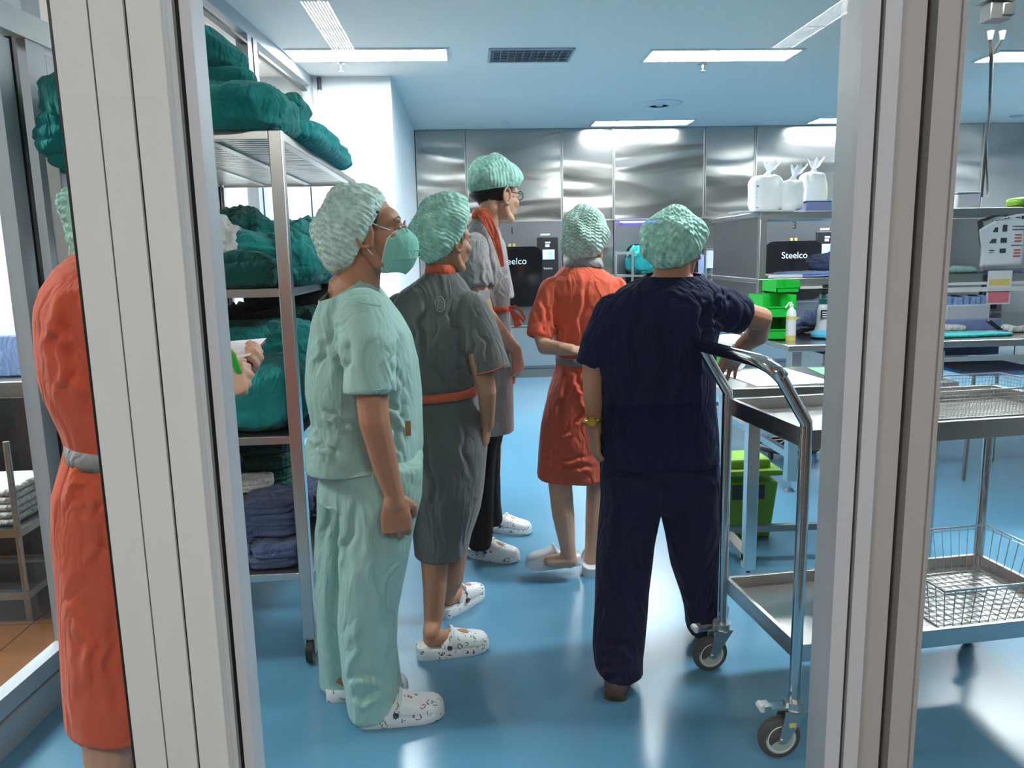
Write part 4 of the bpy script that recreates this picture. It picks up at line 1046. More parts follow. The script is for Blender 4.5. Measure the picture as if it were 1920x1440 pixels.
# left part of the worktable: bins, bottles
t = None
def green_bin(u0, u1, z, y, lab, h=0.12):
    a, b = at(u0, 600, y).x, at(u1, 600, y).x
    t = thing('stacking_bin', lab, 'storage bin', ((a+b)/2, y, z), 0, 'green stacking bins on the worktable')
    m = MB(); m.box2((a, y-0.12, z+0.004), (b, y+0.12, z+0.010)); m.box2((a, y-0.12, z+0.004), (a+0.006, y+0.12, z+h)); m.box2((b-0.006, y-0.12, z+0.004), (b, y+0.12, z+h)); m.box2((a, y+0.114, z+0.004), (b, y+0.12, z+h))
    m.box2((a, y-0.12, z+0.004), (b, y-0.114, z+h*0.5)); m.build('body', 'green', t)
    m = MB(); m.box2((a-0.004, y-0.126, z+h*0.46), (b+0.004, y-0.116, z+h*0.52)); m.build('front_lip', 'green', t)
green_bin(1415, 1476, ZW, 4.62, 'lowest green stacking bin beside the yellow-capped bottle', 0.13)
green_bin(1415, 1476, ZW+0.13, 4.62, 'upper green stacking bin standing on the lowest one', 0.14)
green_bin(1440, 1482, ZW+0.27, 4.75, 'small dark green bin on top of the stack at the back', 0.08)
p = at(1482, 628, 4.5)
t = thing('squeeze_bottle', 'white squeeze bottle with yellow liquid and label on the worktable', 'bottle', (p.x, 4.5, ZW), 0)
MB().lathe((p.x, 4.5, ZW), [(0.030, 0), (0.031, 0.03)], 24).build('bottom_part', 'yellow', t)
MB().lathe((p.x, 4.5, ZW+0.03), [(0.031, 0), (0.029, 0.05), (0.030, 0.12), (0.026, 0.145), (0.012, 0.165)], 24).build('body', 'paper', t)
MB().lathe((p.x, 4.5, ZW+0.195), [(0.012, 0), (0.012, 0.02), (0.005, 0.024), (0.004, 0.035)], 16).build('cap', 'white', t)
MB().tube([(p.x, 4.5, ZW+0.225), (p.x-0.02, 4.49, ZW+0.225), (p.x-0.045, 4.48, ZW+0.195)], 0.004, 8).build('nozzle', 'white', t)
m = MB(); m.lathe((p.x, 4.5, ZW+0.125), [(0.0312, 0), (0.0312, 0.02)], 24); m.build('yellow_label', 'yellow', t)
p = at(1541, 628, 4.55)
t = thing('spray_flask', 'clear pump flask with pale blue liquid and a black label', 'flask', (p.x, 4.55, ZW), 0)
MB().lathe((p.x, 4.55, ZW), [(0.05, 0), (0.066, 0.012), (0.066, 0.028), (0.045, 0.052)], 28).build('liquid', 'blue_liquid', t)
MB().lathe((p.x, 4.55, ZW+0.052), [(0.045, 0), (0.036, 0.03), (0.034, 0.12), (0.026, 0.15), (0.022, 0.155)], 28).build('body', 'clearplastic', t)
MB().lathe((p.x, 4.55, ZW+0.207), [(0.024, 0), (0.024, 0.03), (0.012, 0.034), (0.012, 0.06)], 20).build('pump_collar', 'teal_dark', t)
m = MB(); m.box((p.x, 4.55, ZW+0.285), (0.05, 0.03, 0.035)); m.tube([(p.x, 4.55, ZW+0.28), (p.x-0.03, 4.54, ZW+0.29), (p.x-0.04, 4.53, ZW+0.24)], 0.003, 6); m.box((p.x+0.01, 4.55, ZW+0.315), (0.03, 0.025, 0.02)); m.build('pump_head', 'black', t)
m = MB(); m.box((p.x-0.008, 4.512, ZW+0.15), (0.042, 0.008, 0.05)); la = m.build('label', 'black', t)
m = MB()
for q in range(3): m.box((p.x-0.008, 4.507, ZW+0.134+q*0.014), (0.030, 0.002, 0.006))
m.build('label_print', 'paper', la)
p = at(1508, 600, 4.85); bundle('blue_cloth', 'crumpled slate blue cloth between the bottle and the flask', 'cloth', (p.x, 4.85, ZW), (0.20, 0.16, 0.11), 'slate', 61, 4, 0.2, 0.9, p=2.3)
p = at(1592, 615, 4.8)
t = thing('white_tub', 'white square tub beside the door post on the worktable', 'tub', (p.x, 4.8, ZW))
MB().box((p.x+0.03, 4.8, ZW+0.065), (0.16, 0.14, 0.13)).build('body', 'white', t, bevel=0.008)
MB().box((p.x+0.03, 4.8, ZW+0.137), (0.175, 0.155, 0.014)).build('lid', 'white', t, bevel=0.004)
p = at(1592, 576, 5.0); bundle('orange_figure_heap', 'small orange heap standing in for part of a far figure behind the white tub', 'cloth', (p.x+0.05, 5.1, ZW), (0.22, 0.2, 0.19), 'orange', 62, 2, 0, 0.5)  # heap added for the orange on a far figure
p = at(1592, 555, 5.6); bundle('navy_figure_heap', 'navy heap standing in for a far figure behind the white tub', 'cloth', (p.x+0.08, 5.6, ZW), (0.28, 0.2, 0.27), 'navy', 63, 2, 0, 0.5, p=2.6)  # cloth heap added in place of a far figure in navy
# white box and bottle under the arm
p2 = at(1366, 650, 3.42)
t = thing('tissue_pack', 'white and green rounded pack peeking out under the raised arm', 'pack', (p2.x, 3.42, 0.88))
MB().ell((p2.x, 3.42, 0.88+0.085), (0.085, 0.05, 0.085), None, 28, 16, 3.0).build('body', 'paper', t)
m = MB(); m.box((p2.x-0.035, 3.372, 0.955), (0.07, 0.012, 0.05)); m.build('green_label', 'green', t)
m = MB(); m.box((p2.x+0.012, 3.370, 1.0), (0.022, 0.012, 0.022)); m.build('blue_mark', 'blue_plastic', t)

# ---- rack near the back wall
a, b = at(1155, 470, 8.3), at(1376, 520, 8.3)
t = thing('wire_rack', 'thin steel rack near the back wall holding teal and blue packs', 'rack', ((a.x+b.x)/2, 8.3, 0))
for x in (a.x, a.x+0.18, b.x-0.31, b.x-0.25): MB().box((x, 8.3, 0.72), (0.022, 0.022, 1.44)).build('post', 'zinc', t)
m = MB(); m.box2((a.x, 8.28, 1.16), (b.x-0.25, 8.6, 1.18)); m.box2((a.x, 8.28, 0.6), (b.x-0.25, 8.6, 0.62)); m.build('shelf_board', 'zinc', t)
m = MB(); m.box2((a.x, 8.29, 1.40), (a.x+0.18, 8.31, 1.43)); m.box2((b.x-0.31, 8.29, 1.40), (b.x-0.25, 8.31, 1.44)); m.build('rail', 'zinc', t)
bundle('teal_pack', 'teal cloth pack on the thin rack left of the navy-dressed head', 'cloth pack', (at(1205, 500, 8.4).x, 8.44, 1.18), (0.38, 0.22, 0.30), 'teal_light', 66, 3, 0.2, 0.6, p=2.5)
for k in range(3): solo('blue_file', MB().box((at(1318+k*8, 500, 8.4).x, 8.42, 1.28), (0.03, 0.2, 0.20-0.02*k)), 'slate_light', 'blue file on the thin rack right of the navy-dressed head, %s of three' % ['leftmost', 'middle', 'rightmost'][k], 'file', 'blue files on the rack')
a, b = at(1328, 467, 8.2), at(1374, 502, 8.2)
t = thing('notice_board', 'white framed notice fixed to the thin rack', 'notice', ((a.x+b.x)/2, 8.28, b.z))
MB().box2((a.x, 8.272, b.z), (b.x, 8.285, a.z)).build('sheet', 'paper', t)
m = MB(); m.box2((a.x-0.01, 8.262, a.z-0.012), (b.x+0.01, 8.292, a.z+0.01)); m.box2((a.x-0.012, 8.262, b.z), (a.x, 8.292, a.z)); m.box2((b.x, 8.262, b.z), (b.x+0.01, 8.292, a.z)); m.build('frame', 'zinc', t)
# notice right of machine 3
a, b = at(1582, 432, 8.8), at(1603, 465, 8.8)
solo('notice_sheet', MB().box2((a.x, 8.845, b.z), (b.x+0.05, 8.85, a.z)), 'paper', 'white sheet taped to the steel wall right of machine 3', 'notice')

# ---- stool and chair beyond the table
t = thing('stool', 'round stool with a black foot ring under the worktable', 'stool', (2.2, 5.15, 0))
m = MB(); m.tube([(2.2+0.2*cos(2*pi*k/28), 5.15+0.2*sin(2*pi*k/28), 0.06) for k in range(28)], 0.018, 10, closed=True)
for k in range(5): m.tube([(2.2, 5.15, 0.10), (2.2+0.2*cos(2*pi*k/5), 5.15+0.2*sin(2*pi*k/5), 0.06)], 0.012, 8)
m.build('base', 'black', t)
for k in range(5):
    x, y = 2.2+0.2*cos(2*pi*k/5), 5.15+0.2*sin(2*pi*k/5); MB().cyl((x-0.01, y, 0.025), (x+0.01, y, 0.025), 0.025).build('wheel', 'black', t)
MB().cyl((2.2, 5.15, 0.08), (2.2, 5.15, 0.42), 0.02).build('pole', 'chrome', t)
MB().lathe((2.2, 5.15, 0.42), [(0.15, 0), (0.17, 0.02), (0.165, 0.06), (0.12, 0.07)], 28).build('seat', 'black', t)
t = thing('chair', 'pale blue plastic chair with dark legs beyond the baskets', 'chair', (3.75, 4.9, 0))
p = at(1850, 690, 4.6)
MB().box((p.x, 4.6, p.z), (0.5, 0.42, 0.03)).build('seat', 'slate_light', t, bevel=0.012)
m = MB(); m.box((p.x, 4.83, p.z+0.17), (0.46, 0.03, 0.24)); m.build('backrest', 'blue_plastic', t, bevel=0.012)
for sx in (-1, 1):
    for sy in (-1, 1): MB().tube([(p.x+sx*0.2, 4.6+sy*0.18, p.z), (p.x+sx*0.23, 4.6+sy*0.2, 0.0)], 0.012, 8).build('leg', 'steel_dark', t)
XF_ = None
# ---- waste bin
t = thing('waste_bin', 'lime green waste bin with an open-fronted lid under the low table', 'waste bin', (1.36, 3.68, 0))
R = []
for z, w, d in ((0.0, 0.22, 0.20), (0.30, 0.27, 0.25)):
    R.append([Vector((1.36+sx*w/2, 3.70+sy*d/2, z)) for sx, sy in ((-1, -1), (1, -1), (1, 1), (-1, 1))])
MB().rings(R).build('body', 'lime', t, bevel=0.012)
m = MB(); m.box((1.36, 3.70, 0.345), (0.30, 0.28, 0.03)); m.box((1.36, 3.72, 0.375), (0.22, 0.2, 0.05)); m.build('lid', 'lime', t, bevel=0.01)
m = MB(); m.box((1.34, 3.568, 0.25), (0.16, 0.006, 0.07)); m.build('flap_opening', 'black', t)

# ---- ceiling power box with cables
p = at(1868, 12, 3.3)
t = thing('power_drop_box', 'grey plug box hung from the ceiling with two cables dropping to the shelf', 'power box', (p.x, 3.3, p.z))
b = at(1868, 62, 3.3)
m = MB(); m.box((p.x, 3.3, p.z+0.02), (0.13, 0.10, 0.010)); m.box((p.x, 3.3, p.z-0.025), (0.09, 0.07, 0.07)); m.box((p.x+0.03, 3.3, p.z-0.02), (0.05, 0.08, 0.05)); m.cyl((p.x, 3.3, p.z+0.02), (p.x, 3.3, 2.8), 0.008, 10)
m.build('box', 'steel_dark', t, bevel=0.004)
for i, du in enumerate((-10, 12)):
    a = at(1868+du, 58, 3.3)
    c = MB(); c.cyl(a, a+Vector((0, 0, -0.035)), 0.014, 14, 0.008); pl = c.build('plug', 'clearplastic', t)
    pts = [a+Vector((0, 0, -0.03)), at(1859+du*0.1, 102, 3.32), at(1856, 200, 3.6), at(1849, 265, 4.2), at(1845 + (8 if i else -5), 385, 5.1)]
    q = []
    for j in range(len(pts)-1):
        for s_ in range(6): q.append(pts[j].lerp(pts[j+1], s_/6))
    MB().tube(q, 0.0065, 8).build('cable', 'steel_dark' if i else 'rubber', t)
# ================================================================ people
def V(*a): return Vector(a)
def hring(uL, uR, v, y, ry, p=2.3, vR=None, seg=56):
    a = at(uL, v, y); b = at(uR, v if vR is None else vR, y); c = (a+b)/2; h = (b-a)/2; e = 2/p
    out = []
    for j in range(seg):
        t = 2*pi*j/seg; cc = math.copysign(abs(cos(t))**e, cos(t)); ss = math.copysign(abs(sin(t))**e, sin(t))
        out.append(c + h*cc + V(0, ry*ss, 0))
    return out
def shrink(R, k, up=0.0):
    out = []
    for r in R:
        c = sum(r, V(0, 0, 0))/len(r); out.append([c+(q-c)*k+V(0, 0, up) for q in r])
    return out
def basis(f, up=V(0, 0, 1)):
    f = V(*f).normalized(); s = f.cross(up).normalized(); u = s.cross(f).normalized()
    return s, f, u            # side (right hand), forward, up
def hand(mb, W, d, n, thumb=1, s=1.0, curl=(20, 30, 25), spread=1.0, tcurl=20, per=None):
    """palm, four jointed fingers and a thumb. d wrist->knuckles, n palm normal, thumb=+1 to the d x n side"""
    d = V(*d).normalized(); n = V(*n); n = (n-d*n.dot(d)).normalized(); t = d.cross(n)*thumb
    W = V(*W)
    mb.cap([W-d*0.015*s, W+d*0.02*s], [0.025*s, 0.026*s])
    k = []
    for (a, w) in ((0.0, 0.024), (0.03, 0.034), (0.06, 0.040), (0.085, 0.040), (0.098, 0.036)):
        c = W+d*a*s; k.append([c + t*cos(q)*w*s + n*sin(q)*(0.015 if a < 0.07 else 0.012)*s for q in [2*pi*j/20 for j in range(20)]])
    mb.rings(k)
    mb.ell(W+d*0.035*s+t*0.024*s+n*0.008*s, (0.016*s, 0.016*s, 0.028*s), Matrix((t, n, d)).transposed())
    for i, (off, L, r) in enumerate(((0.029, 0.070, 0.0088), (0.010, 0.078, 0.0090), (-0.010, 0.072, 0.0086), (-0.028, 0.056, 0.0076))):
        cu = per[i] if per else curl
        p = W+d*(0.094-abs(off-0.01)*0.22)*s + t*off*s; dd = (d + t*off*3.0*spread).normalized()
        pts = [p-dd*0.012*s, p]; ang = 0
        for q, fr in enumerate((0.45, 0.30, 0.25)):
            ang += radians(cu[q]); v = (dd*cos(ang)+n*sin(ang)); p = p+v*L*fr*s; pts.append(p)
        mb.cap(pts, [r*1.05*s, r*1.08*s, r*s, r*0.95*s, r*0.8*s], 10)
    b = W+d*0.022*s+t*0.026*s+n*0.006*s
    v1 = (d*0.62+t*0.62+n*0.42).normalized(); v2 = (d*0.9+t*0.15+n*(0.3+tcurl/60)).normalized()
    mb.cap([b, b+v1*0.038*s, b+v1*0.038*s+v2*0.03*s, b+v1*0.038*s+v2*0.054*s], [0.014*s, 0.0115*s, 0.0105*s, 0.008*s], 10)
def head(mb, C, f, s=1.0, tilt=0, neck=None, nr=0.052, cr=0.90):
    sd, fw, up = basis(f)
    R = Matrix((sd, fw, up)).transposed()
    def L(x, y, z): return V(*C) + R @ V(x*s, y*s, z*s)
    E_ = lambda c, r, RR=None: mb.ell(L(*c), [q*s for q in r], R @ RR if RR else R, 28, 18)
    E_((0, -0.012, 0.030), (0.075*cr, 0.096*cr, 0.088*cr)); E_((0, 0.032, -0.030), (0.062, 0.064, 0.080))
    E_((0, 0.052, 0.020), (0.058, 0.040, 0.040)); E_((0, 0.064, -0.095), (0.024, 0.022, 0.020))
    for q in (-1, 1):
        mb.cap([L(q*0.058, -0.005, -0.045), L(q*0.050, 0.018, -0.082), L(q*0.018, 0.068, -0.098)], [0.018*s, 0.017*s, 0.015*s])
        E_((q*0.040, 0.062, -0.030), (0.024, 0.024, 0.022))
        E_((q*0.030, 0.080, 0.018), (0.022, 0.012, 0.008))
        E_((q*0.031, 0.082, -0.001), (0.015, 0.010, 0.009))
        # ear: rim and bowl
        e = [(q*0.079, -0.004+0.021*cos(a), -0.008+0.033*sin(a)) for a in [2*pi*j/14 for j in range(14)]]
        mb.tube([L(x+q*0.010*(1 if y < 0.0 else 0.3), y-0.004, z) for x, y, z in e], 0.0056*s, 8, closed=True)
        E_((q*0.074, -0.004, -0.008), (0.006, 0.017, 0.028)); E_((q*0.078, 0.006, -0.034), (0.006, 0.009, 0.011))
    mb.cap([L(0, 0.088, 0.008), L(0, 0.104, -0.020), L(0, 0.112, -0.034)], [0.009*s, 0.011*s, 0.012*s])
    for q in (-1, 1): E_((q*0.012, 0.100, -0.036), (0.010, 0.011, 0.008))
    E_((0, 0.094, -0.060), (0.022, 0.010, 0.006)); E_((0, 0.092, -0.071), (0.019, 0.010, 0.007))
    if neck is not None: mb.cap([L(0, -0.022, -0.045), (L(0, -0.02, -0.09)+V(*neck))/2, V(*neck)], [nr*0.98*s, nr*s, nr*1.25*s], 24)
    return L, R
def person(parts, label, loc, mat='skin', voxel=0.0042):
    me = remesh(parts, voxel, 3)
    me.transform(Matrix.Translation(-V(*loc)))
    me.name = 'person'; me.materials.append(M[mat])
    me.polygons.foreach_set('use_smooth', [True]*len(me.polygons))
    o = bpy.data.objects.new('person', me); COL.objects.link(o); o.location = loc
    XF[o.name] = Matrix.Translation(V(*loc)); o['label'] = label; o['category'] = 'person'
    return o
def garment(name, root, mat, rings=(), limbs=(), cuts=(), voxel=0.0075, smooth=5, fold=0.008, sc=(7, 7, 2.0), seed=0.0, creases=(), cw=0.009, cd=0.008, thick=0.0, extra=None, label=None, small=0.35):
    mb = MB()
    for R in rings: mb.rings(R)
    for pts, rs in limbs: sleeve(mb, pts, rs)
    if extra: extra(mb)
    me = remesh(mb, voxel, smooth)
    fold_mesh(me, fold, sc, seed, small)
    if creases: crease(me, creases, cw, cd)
    cut(me, cuts)
    return put_mesh(name, me, mat, root, thick, label)
def haircap(root, C, o, e, ra, rl, rs, tmax=100, mat='cap', seed=0.0, pl=0.012, amp=0.0028, sag=0.0, name='hair_cap', knot=None):
    """pleated elastic mob cap: opening direction o, long axis e"""
    o = V(*o).normalized(); e = V(*e); e = (e-o*e.dot(o)).normalized(); w = o.cross(e)
    nt_, np_ = 110, 220; R = []
    for i in range(1, nt_+1):
        th = radians(tmax)*i/nt_; ring = []
        for j in range(np_):
            ph = 2*pi*j/np_
            st = sin(th)**0.86 if th < pi/2 else 1-(1-sin(th))*1.0
            g = 1.0
            tt = (th-radians(tmax-16))/radians(16)
            if tt > 0: g = 1-0.13*tt**1.5 + 0.016*tt*sin(46*ph+seed) + (0.03 if tt > 0.86 else 0)*sin(80*ph)*0.5
            x = rl*cos(ph)*st*g; y = rs*sin(ph)*st*g; z = -ra*cos(th)
            q = V(*C) + e*x + w*y + o*z
            bx = x; by = y
            n_ = (e*x/rl+w*y/rs+o*z/ra).normalized()
            a_ = bx/pl*2*pi + 1.5*sin(by/0.030*2*pi+seed) + 0.8*sin(by/0.011*2*pi)
            lump = 0.006*sin(7*bx/rl+seed)*cos(5*by/rs+seed*2)+0.005*sin(3*ph+seed)*sin(th*3)
            q += n_*(amp*sin(a_)*(1-max(0, tt)*0.6)+lump*(1-max(0, min(1, tt))))
            if sag: q += V(0, 0, -sag*max(0, -o.dot(n_))**2)
            if knot:
                kd = (n_-V(*knot).normalized()).length
                q -= n_*0.022*math.exp(-(kd/0.10)**2); q += n_*0.006*sin(16*math.atan2(n_.z-V(*knot).normalized().z, n_.x-V(*knot).normalized().x))*math.exp(-(kd/0.5)**2)
            ring.append(q)
        R.append(ring)
    m = MB(); m.rings(R, caps=False); apex = V(*C)-o*ra; k = len(m.v); m.v.append(apex)
    for j in range(np_): m.f.append([k, (j+1) % np_, j])
    return m.build(name, mat, root, angle=80)
def clog(root, heel, toe, z=0.0, mat='clog', L=0.265, pitch=0.0, width=0.105, side=1):
    h = V(heel[0], heel[1], 0); d = V(toe[0], toe[1], 0)-h; d.normalize(); s_ = V(d.y, -d.x, 0)*side
    def P(x, y, zz):
        q = x*cos(pitch)-zz*sin(pitch)*0; zz2 = zz+(L-x)*sin(pitch)
        return h + d*q*L/0.265 + s_*y + V(0, 0, zz2+z)
    def wid(x):
        t = x/0.265
        return width/2*(0.74+0.10*sin(pi*t)+0.26*t**1.2 if t < 0.72 else (0.74+0.1*sin(pi*t)+0.26*t**1.2)*sqrt(max(0.0, 1-((t-0.72)/0.285)**2.4)))*(1 if t > 0.08 else 0.75+0.25*sqrt(t/0.08))
    xs = [0.0, 0.006, 0.02, 0.05, 0.09, 0.13, 0.17, 0.20, 0.225, 0.243, 0.255, 0.262, 0.2645]
    R = []
    for x in xs:
        w = max(wid(x), 0.004); t = x/0.265; zt = 0.040-0.010*t; zb = 0.0 + 0.006*max(0, t-0.75)/0.25
        R.append([P(x, a*w, zz) for a, zz in ((-0.96, zb), (-1.0, zb+0.006), (-1.0, zt), (-0.9, zt+0.004), (-0.5, zt-0.004), (0.5, zt-0.004), (0.9, zt+0.004), (1.0, zt), (1.0, zb+0.006), (0.96, zb))])
    m = MB(); m.rings(R); o = m.build('clog', mat, root, angle=55)
    R = []
    ux = [0.085, 0.10, 0.118, 0.135, 0.16, 0.19, 0.215, 0.235, 0.25, 0.259, 0.2635]
    hh = [0.012, 0.030, 0.052, 0.058, 0.050, 0.042, 0.038, 0.035, 0.030, 0.020, 0.008]
    for x, q in zip(ux, hh):
        w = max(wid(x), 0.004); zt = 0.036-0.010*x/0.265
        ring = []
        for j in range(17):
            a = pi*j/16; ring.append(P(x+(0.0 if q > 0.04 else 0), -w*1.0*math.copysign(abs(cos(a))**0.75, cos(a)), zt+q*sin(a)**0.7))
        ring += [P(x, w*0.9, zt-0.004), P(x, -w*0.9, zt-0.004)]
        R.append(ring)
    m = MB(); m.rings(R); u = m.build('clog_upper', mat, o, angle=60)
    m = MB(); w = wid(0.11)
    arc = [P(0.110+0.020*sin(a), -(w+0.003)*cos(a), 0.040+0.056*sin(a)) for a in [pi*j/14 for j in range(15)]]
    for i in range(len(arc)-1):
        a, b = arc[i], arc[i+1]
    m.tube(arc, 0.0055, 8); m.build('strap', mat, o)
    m = MB()
    for sg in (-1, 1): m.tube([P(0.112, sg*(w+0.001), 0.045), P(0.112, sg*(w+0.008), 0.045)], 0.009, 14)
    m.build('rivet', 'ink' if mat == 'clog' else 'alu', o)
    return o
def shoe(root, heel, toe, mat='brown', L=0.27, z=0.0):
    h = V(heel[0], heel[1], z); d = V(toe[0]-heel[0], toe[1]-heel[1], 0).normalized(); s_ = V(d.y, -d.x, 0); R = []
    for x, w, ht in ((0.0, 0.02, 0.03), (0.008, 0.033, 0.055), (0.03, 0.038, 0.075), (0.08, 0.037, 0.078), (0.12, 0.040, 0.072), (0.17, 0.046, 0.055), (0.22, 0.042, 0.045), (0.255, 0.028, 0.032), (0.268, 0.012, 0.018)):
        R.append([h+d*x+s_*(w*cos(a))+V(0, 0, max(0.0, ht*0.5+ht*0.5*sin(a))) for a in [2*pi*j/24 for j in range(24)]])
    m = MB(); m.rings(R); o = m.build('shoe', mat, root)
    R = []
    for x, w in ((0.0, 0.022), (0.01, 0.036), (0.08, 0.038), (0.17, 0.047), (0.24, 0.036), (0.27, 0.010)):
        R.append([h+d*x+s_*q+V(0, 0, zz) for q, zz in ((-w, 0), (w, 0), (w, 0.018), (-w, 0.018))])
    m = MB(); m.rings(R); m.build('sole', 'rubber', o); return o
def RS(tab, y, p=2.3): return [hring(a, b, v, (t[0] if t else y), ry, p) for (a, b, v, ry, *t) in tab]
def xy(p): return (p.x, p.y)

# ---------------------------------------------------------------- woman in mint scrubs
Y0 = 2.34
tunic = RS([(585, 786, 955, .19), (577, 786, 880, .19), (578, 790, 835, .19), (590, 787, 785, .185), (579, 785, 735, .185), (583, 779, 675, .185), (588, 768, 632, .182), (594, 748, 592, .178), (604, 726, 556, .155), (616, 714, 532, .11), (628, 706, 514, .075), (640, 700, 500, .06)], Y0)
b = MB()
b.rings(shrink(RS([(610, 775, 860, .16), (594, 776, 830, .165), (604, 770, 740, .16), (600, 758, 660, .16), (606, 736, 600, .165), (618, 714, 556, .14), (636, 704, 534, .085)], Y0), 0.86))
sR = at(686, 585, 2.17)
b.cap([sR, at(694, 700, 2.12), at(702, 790, 2.10), at(722, 870, 2.12), at(738, 925, 2.13)], [0.048, 0.048, 0.043, 0.037, 0.028])
hand(b, at(739, 928, 2.13), (0.03, 0.02, -1), (-0.25, 1, 0), thumb=1, s=1.12, curl=(38, 50, 30), tcurl=35)
sL = at(686, 580, 2.52); b.cap([sL, at(694, 700, 2.56), at(706, 790, 2.55), at(725, 900, 2.54)], [0.055, 0.048, 0.04, 0.028])
hand(b, at(727, 905, 2.54), (0.03, -0.02, -1), (-0.2, -1, 0), thumb=-1, s=1.05, curl=(30, 40, 30))
b.cap([at(695, 905, 2.28), at(694, 1060, 2.27), at(692, 1180, 2.26), at(696, 1300, 2.245)], [0.06, 0.045, 0.040, 0.030])
b.cap([at(650, 905, 2.40), at(632, 1060, 2.42), at(630, 1170, 2.42), at(632, 1262, 2.42)], [0.06, 0.045, 0.038, 0.028])
toeA, heelA = atz(831, 1326, 0.02), atz(674, 1345, 0.02)
toeB, heelB = atz(738, 1288, 0.02), atz(614, 1296, 0.02)
for hl, te in ((heelA, toeA), (heelB, toeB)):
    b.cap([V(hl.x, hl.y, 0.066).lerp(V(te.x, te.y, 0.066), 0.16), V(hl.x, hl.y, 0.055).lerp(V(te.x, te.y, 0.05), 0.6)], [0.028, 0.025])
HC = at(687, 434, 2.31); hf = (1, 0.13, 0.10)
Lm, Rm = head(b, HC, hf, 1.12, neck=at(664, 545, 2.34), nr=0.056)
mint = person(b, 'person in mint green scrubs and mask standing in profile beside the shelf trolley', (-0.33, 2.33, 0), voxel=0.0036)
w1 = [(at(600, 775, 2.17), at(670, 795, 2.14)), (at(622, 560, 2.2), at(632, 730, 2.16)), (at(652, 600, 2.2), at(645, 720, 2.16)), (at(740, 690, 2.16), at(775, 820, 2.2)), (at(728, 730, 2.15), at(760, 800, 2.16)), (at(720, 760, 2.15), at(752, 860, 2.16)), (at(745, 620, 2.2), at(738, 720, 2.16)), (at(592, 800, 2.2), at(630, 870, 2.17)), (at(610, 600, 2.24), at(600, 700, 2.2))]
tun = garment('scrub_top', mint, 'mint', [hemmed(tunic, at(700, 893, 2.2).z)], [([sR+V(-0.01, 0.03, 0.0), at(690, 650, 2.14), at(693, 738, 2.115)], [0.070, 0.074, 0.074]), ([sL, at(692, 690, 2.58), at(694, 730, 2.58)], [0.066, 0.07, 0.07])],
    [(at(668, 520, 2.34), (-0.42, -0.2, 1.0), 0.17)],
    fold=0.009, sc=(6, 6, 2.2), seed=3, creases=w1, cw=0.009, cd=0.010, voxel=0.006)
# stitched details of the top
m = MB()
def seam(pts, r=0.0022): m.tube(pts, r, 6)
seam([at(656, 728, 2.055), at(675, 731, 2.045), at(694, 732, 2.04), at(713, 731, 2.045), at(728, 729, 2.05)])
seam([at(670, 566, 2.10), at(690, 570, 2.085), at(715, 574, 2.10)])
m.build('stitching', 'mint', tun)
m = MB(); q = at(765, 803, 2.21); m.box(q, (0.016, 0.006, 0.045), 0.3); m.build('name_clip', 'wood', tun)
trs = [hring(600, 788, 850, 2.34, .165), hring(592, 787, 905, 2.34, .17), hring(592, 783, 935, 2.34, .165)]
nearL = RS([(610, 788, 870, .10), (625, 785, 930, .10), (632, 770, 990, .098), (635, 760, 1045, .098), (637, 750, 1095, .095), (638, 740, 1150, .095), (640, 738, 1200, .095), (644, 744, 1250, .098), (650, 753, 1300, .10), (656, 757, 1335, .105), (660, 757, 1370, .105)], 2.26)
farL = RS([(600, 740, 870, .10), (590, 700, 930, .10), (591, 672, 1000, .09), (591, 658, 1060, .085), (591, 650, 1110, .085), (595, 648, 1180, .085), (600, 662, 1240, .09), (602, 676, 1285, .09), (603, 680, 1310, .09)], 2.43)
garment('trousers', mint, 'mint', [trs, hemmed(nearL[::-1], 0.018), hemmed(farL[::-1], 0.016)], [], [], fold=0.009, sc=(5, 5, 1.4), seed=8,
    creases=[(at(660, 930, 2.16), at(650, 1100, 2.16)), (at(710, 950, 2.16), at(716, 1200, 2.16)), (at(650, 1260, 2.16), at(740, 1285, 2.16)), (at(612, 900, 2.3), at(600, 1150, 2.34)), (at(655, 1310, 2.16), at(720, 1300, 2.16)), (at(690, 1150, 2.16), at(660, 1290, 2.16))], cw=0.011, cd=0.010)
clog(mint, xy(heelA), xy(toeA), side=-1); clog(mint, xy(heelB), xy(toeB), side=-1)
haircap(mint, at(674, 436, 2.31), (0.86, 0.12, -0.50), (0.5, 0, 0.86), 0.128, 0.140, 0.112, 100, 'cap_pale', 1.0, pl=0.0155, amp=0.0034)
m = MB(); m.ell(Lm(0, -0.026, 0.030), (0.078, 0.092, 0.090), Rm); m.cap([Lm(-0.060, 0.030, 0.045), Lm(-0.0675, 0.022, 0.012)], [0.012, 0.006]); m.cap([Lm(0.060, 0.030, 0.045), Lm(0.0675, 0.022, 0.012)], [0.012, 0.006]); m.build('hair', 'hair', mint)
# face mask
R = []
for (z, y, w, yb) in ((-0.014, 0.112, 0.036, 0.086), (-0.024, 0.122, 0.052, 0.068), (-0.036, 0.131, 0.065, 0.050), (-0.052, 0.131, 0.069, 0.042), (-0.068, 0.128, 0.069, 0.036), (-0.084, 0.122, 0.066, 0.030), (-0.100, 0.113, 0.061, 0.026), (-0.114, 0.100, 0.052, 0.024), (-0.124, 0.084, 0.040, 0.026)):
    ring = []
    for j in range(25):
        a = -pi/2*1.0 + pi*j/24
        ring.append(Lm(w*math.copysign(abs(sin(a))**0.85, sin(a)), yb+(y-yb)*cos(a)**0.8 if abs(cos(a)) > 1e-6 else yb, z+0.012*abs(sin(a))))
    R.append(ring)
m = MB(); vs = [p for r in R for p in r]; fs = [(i*25+j, i*25+j+1, (i+1)*25+j+1, (i+1)*25+j) for i in range(len(R)-1) for j in range(24)]
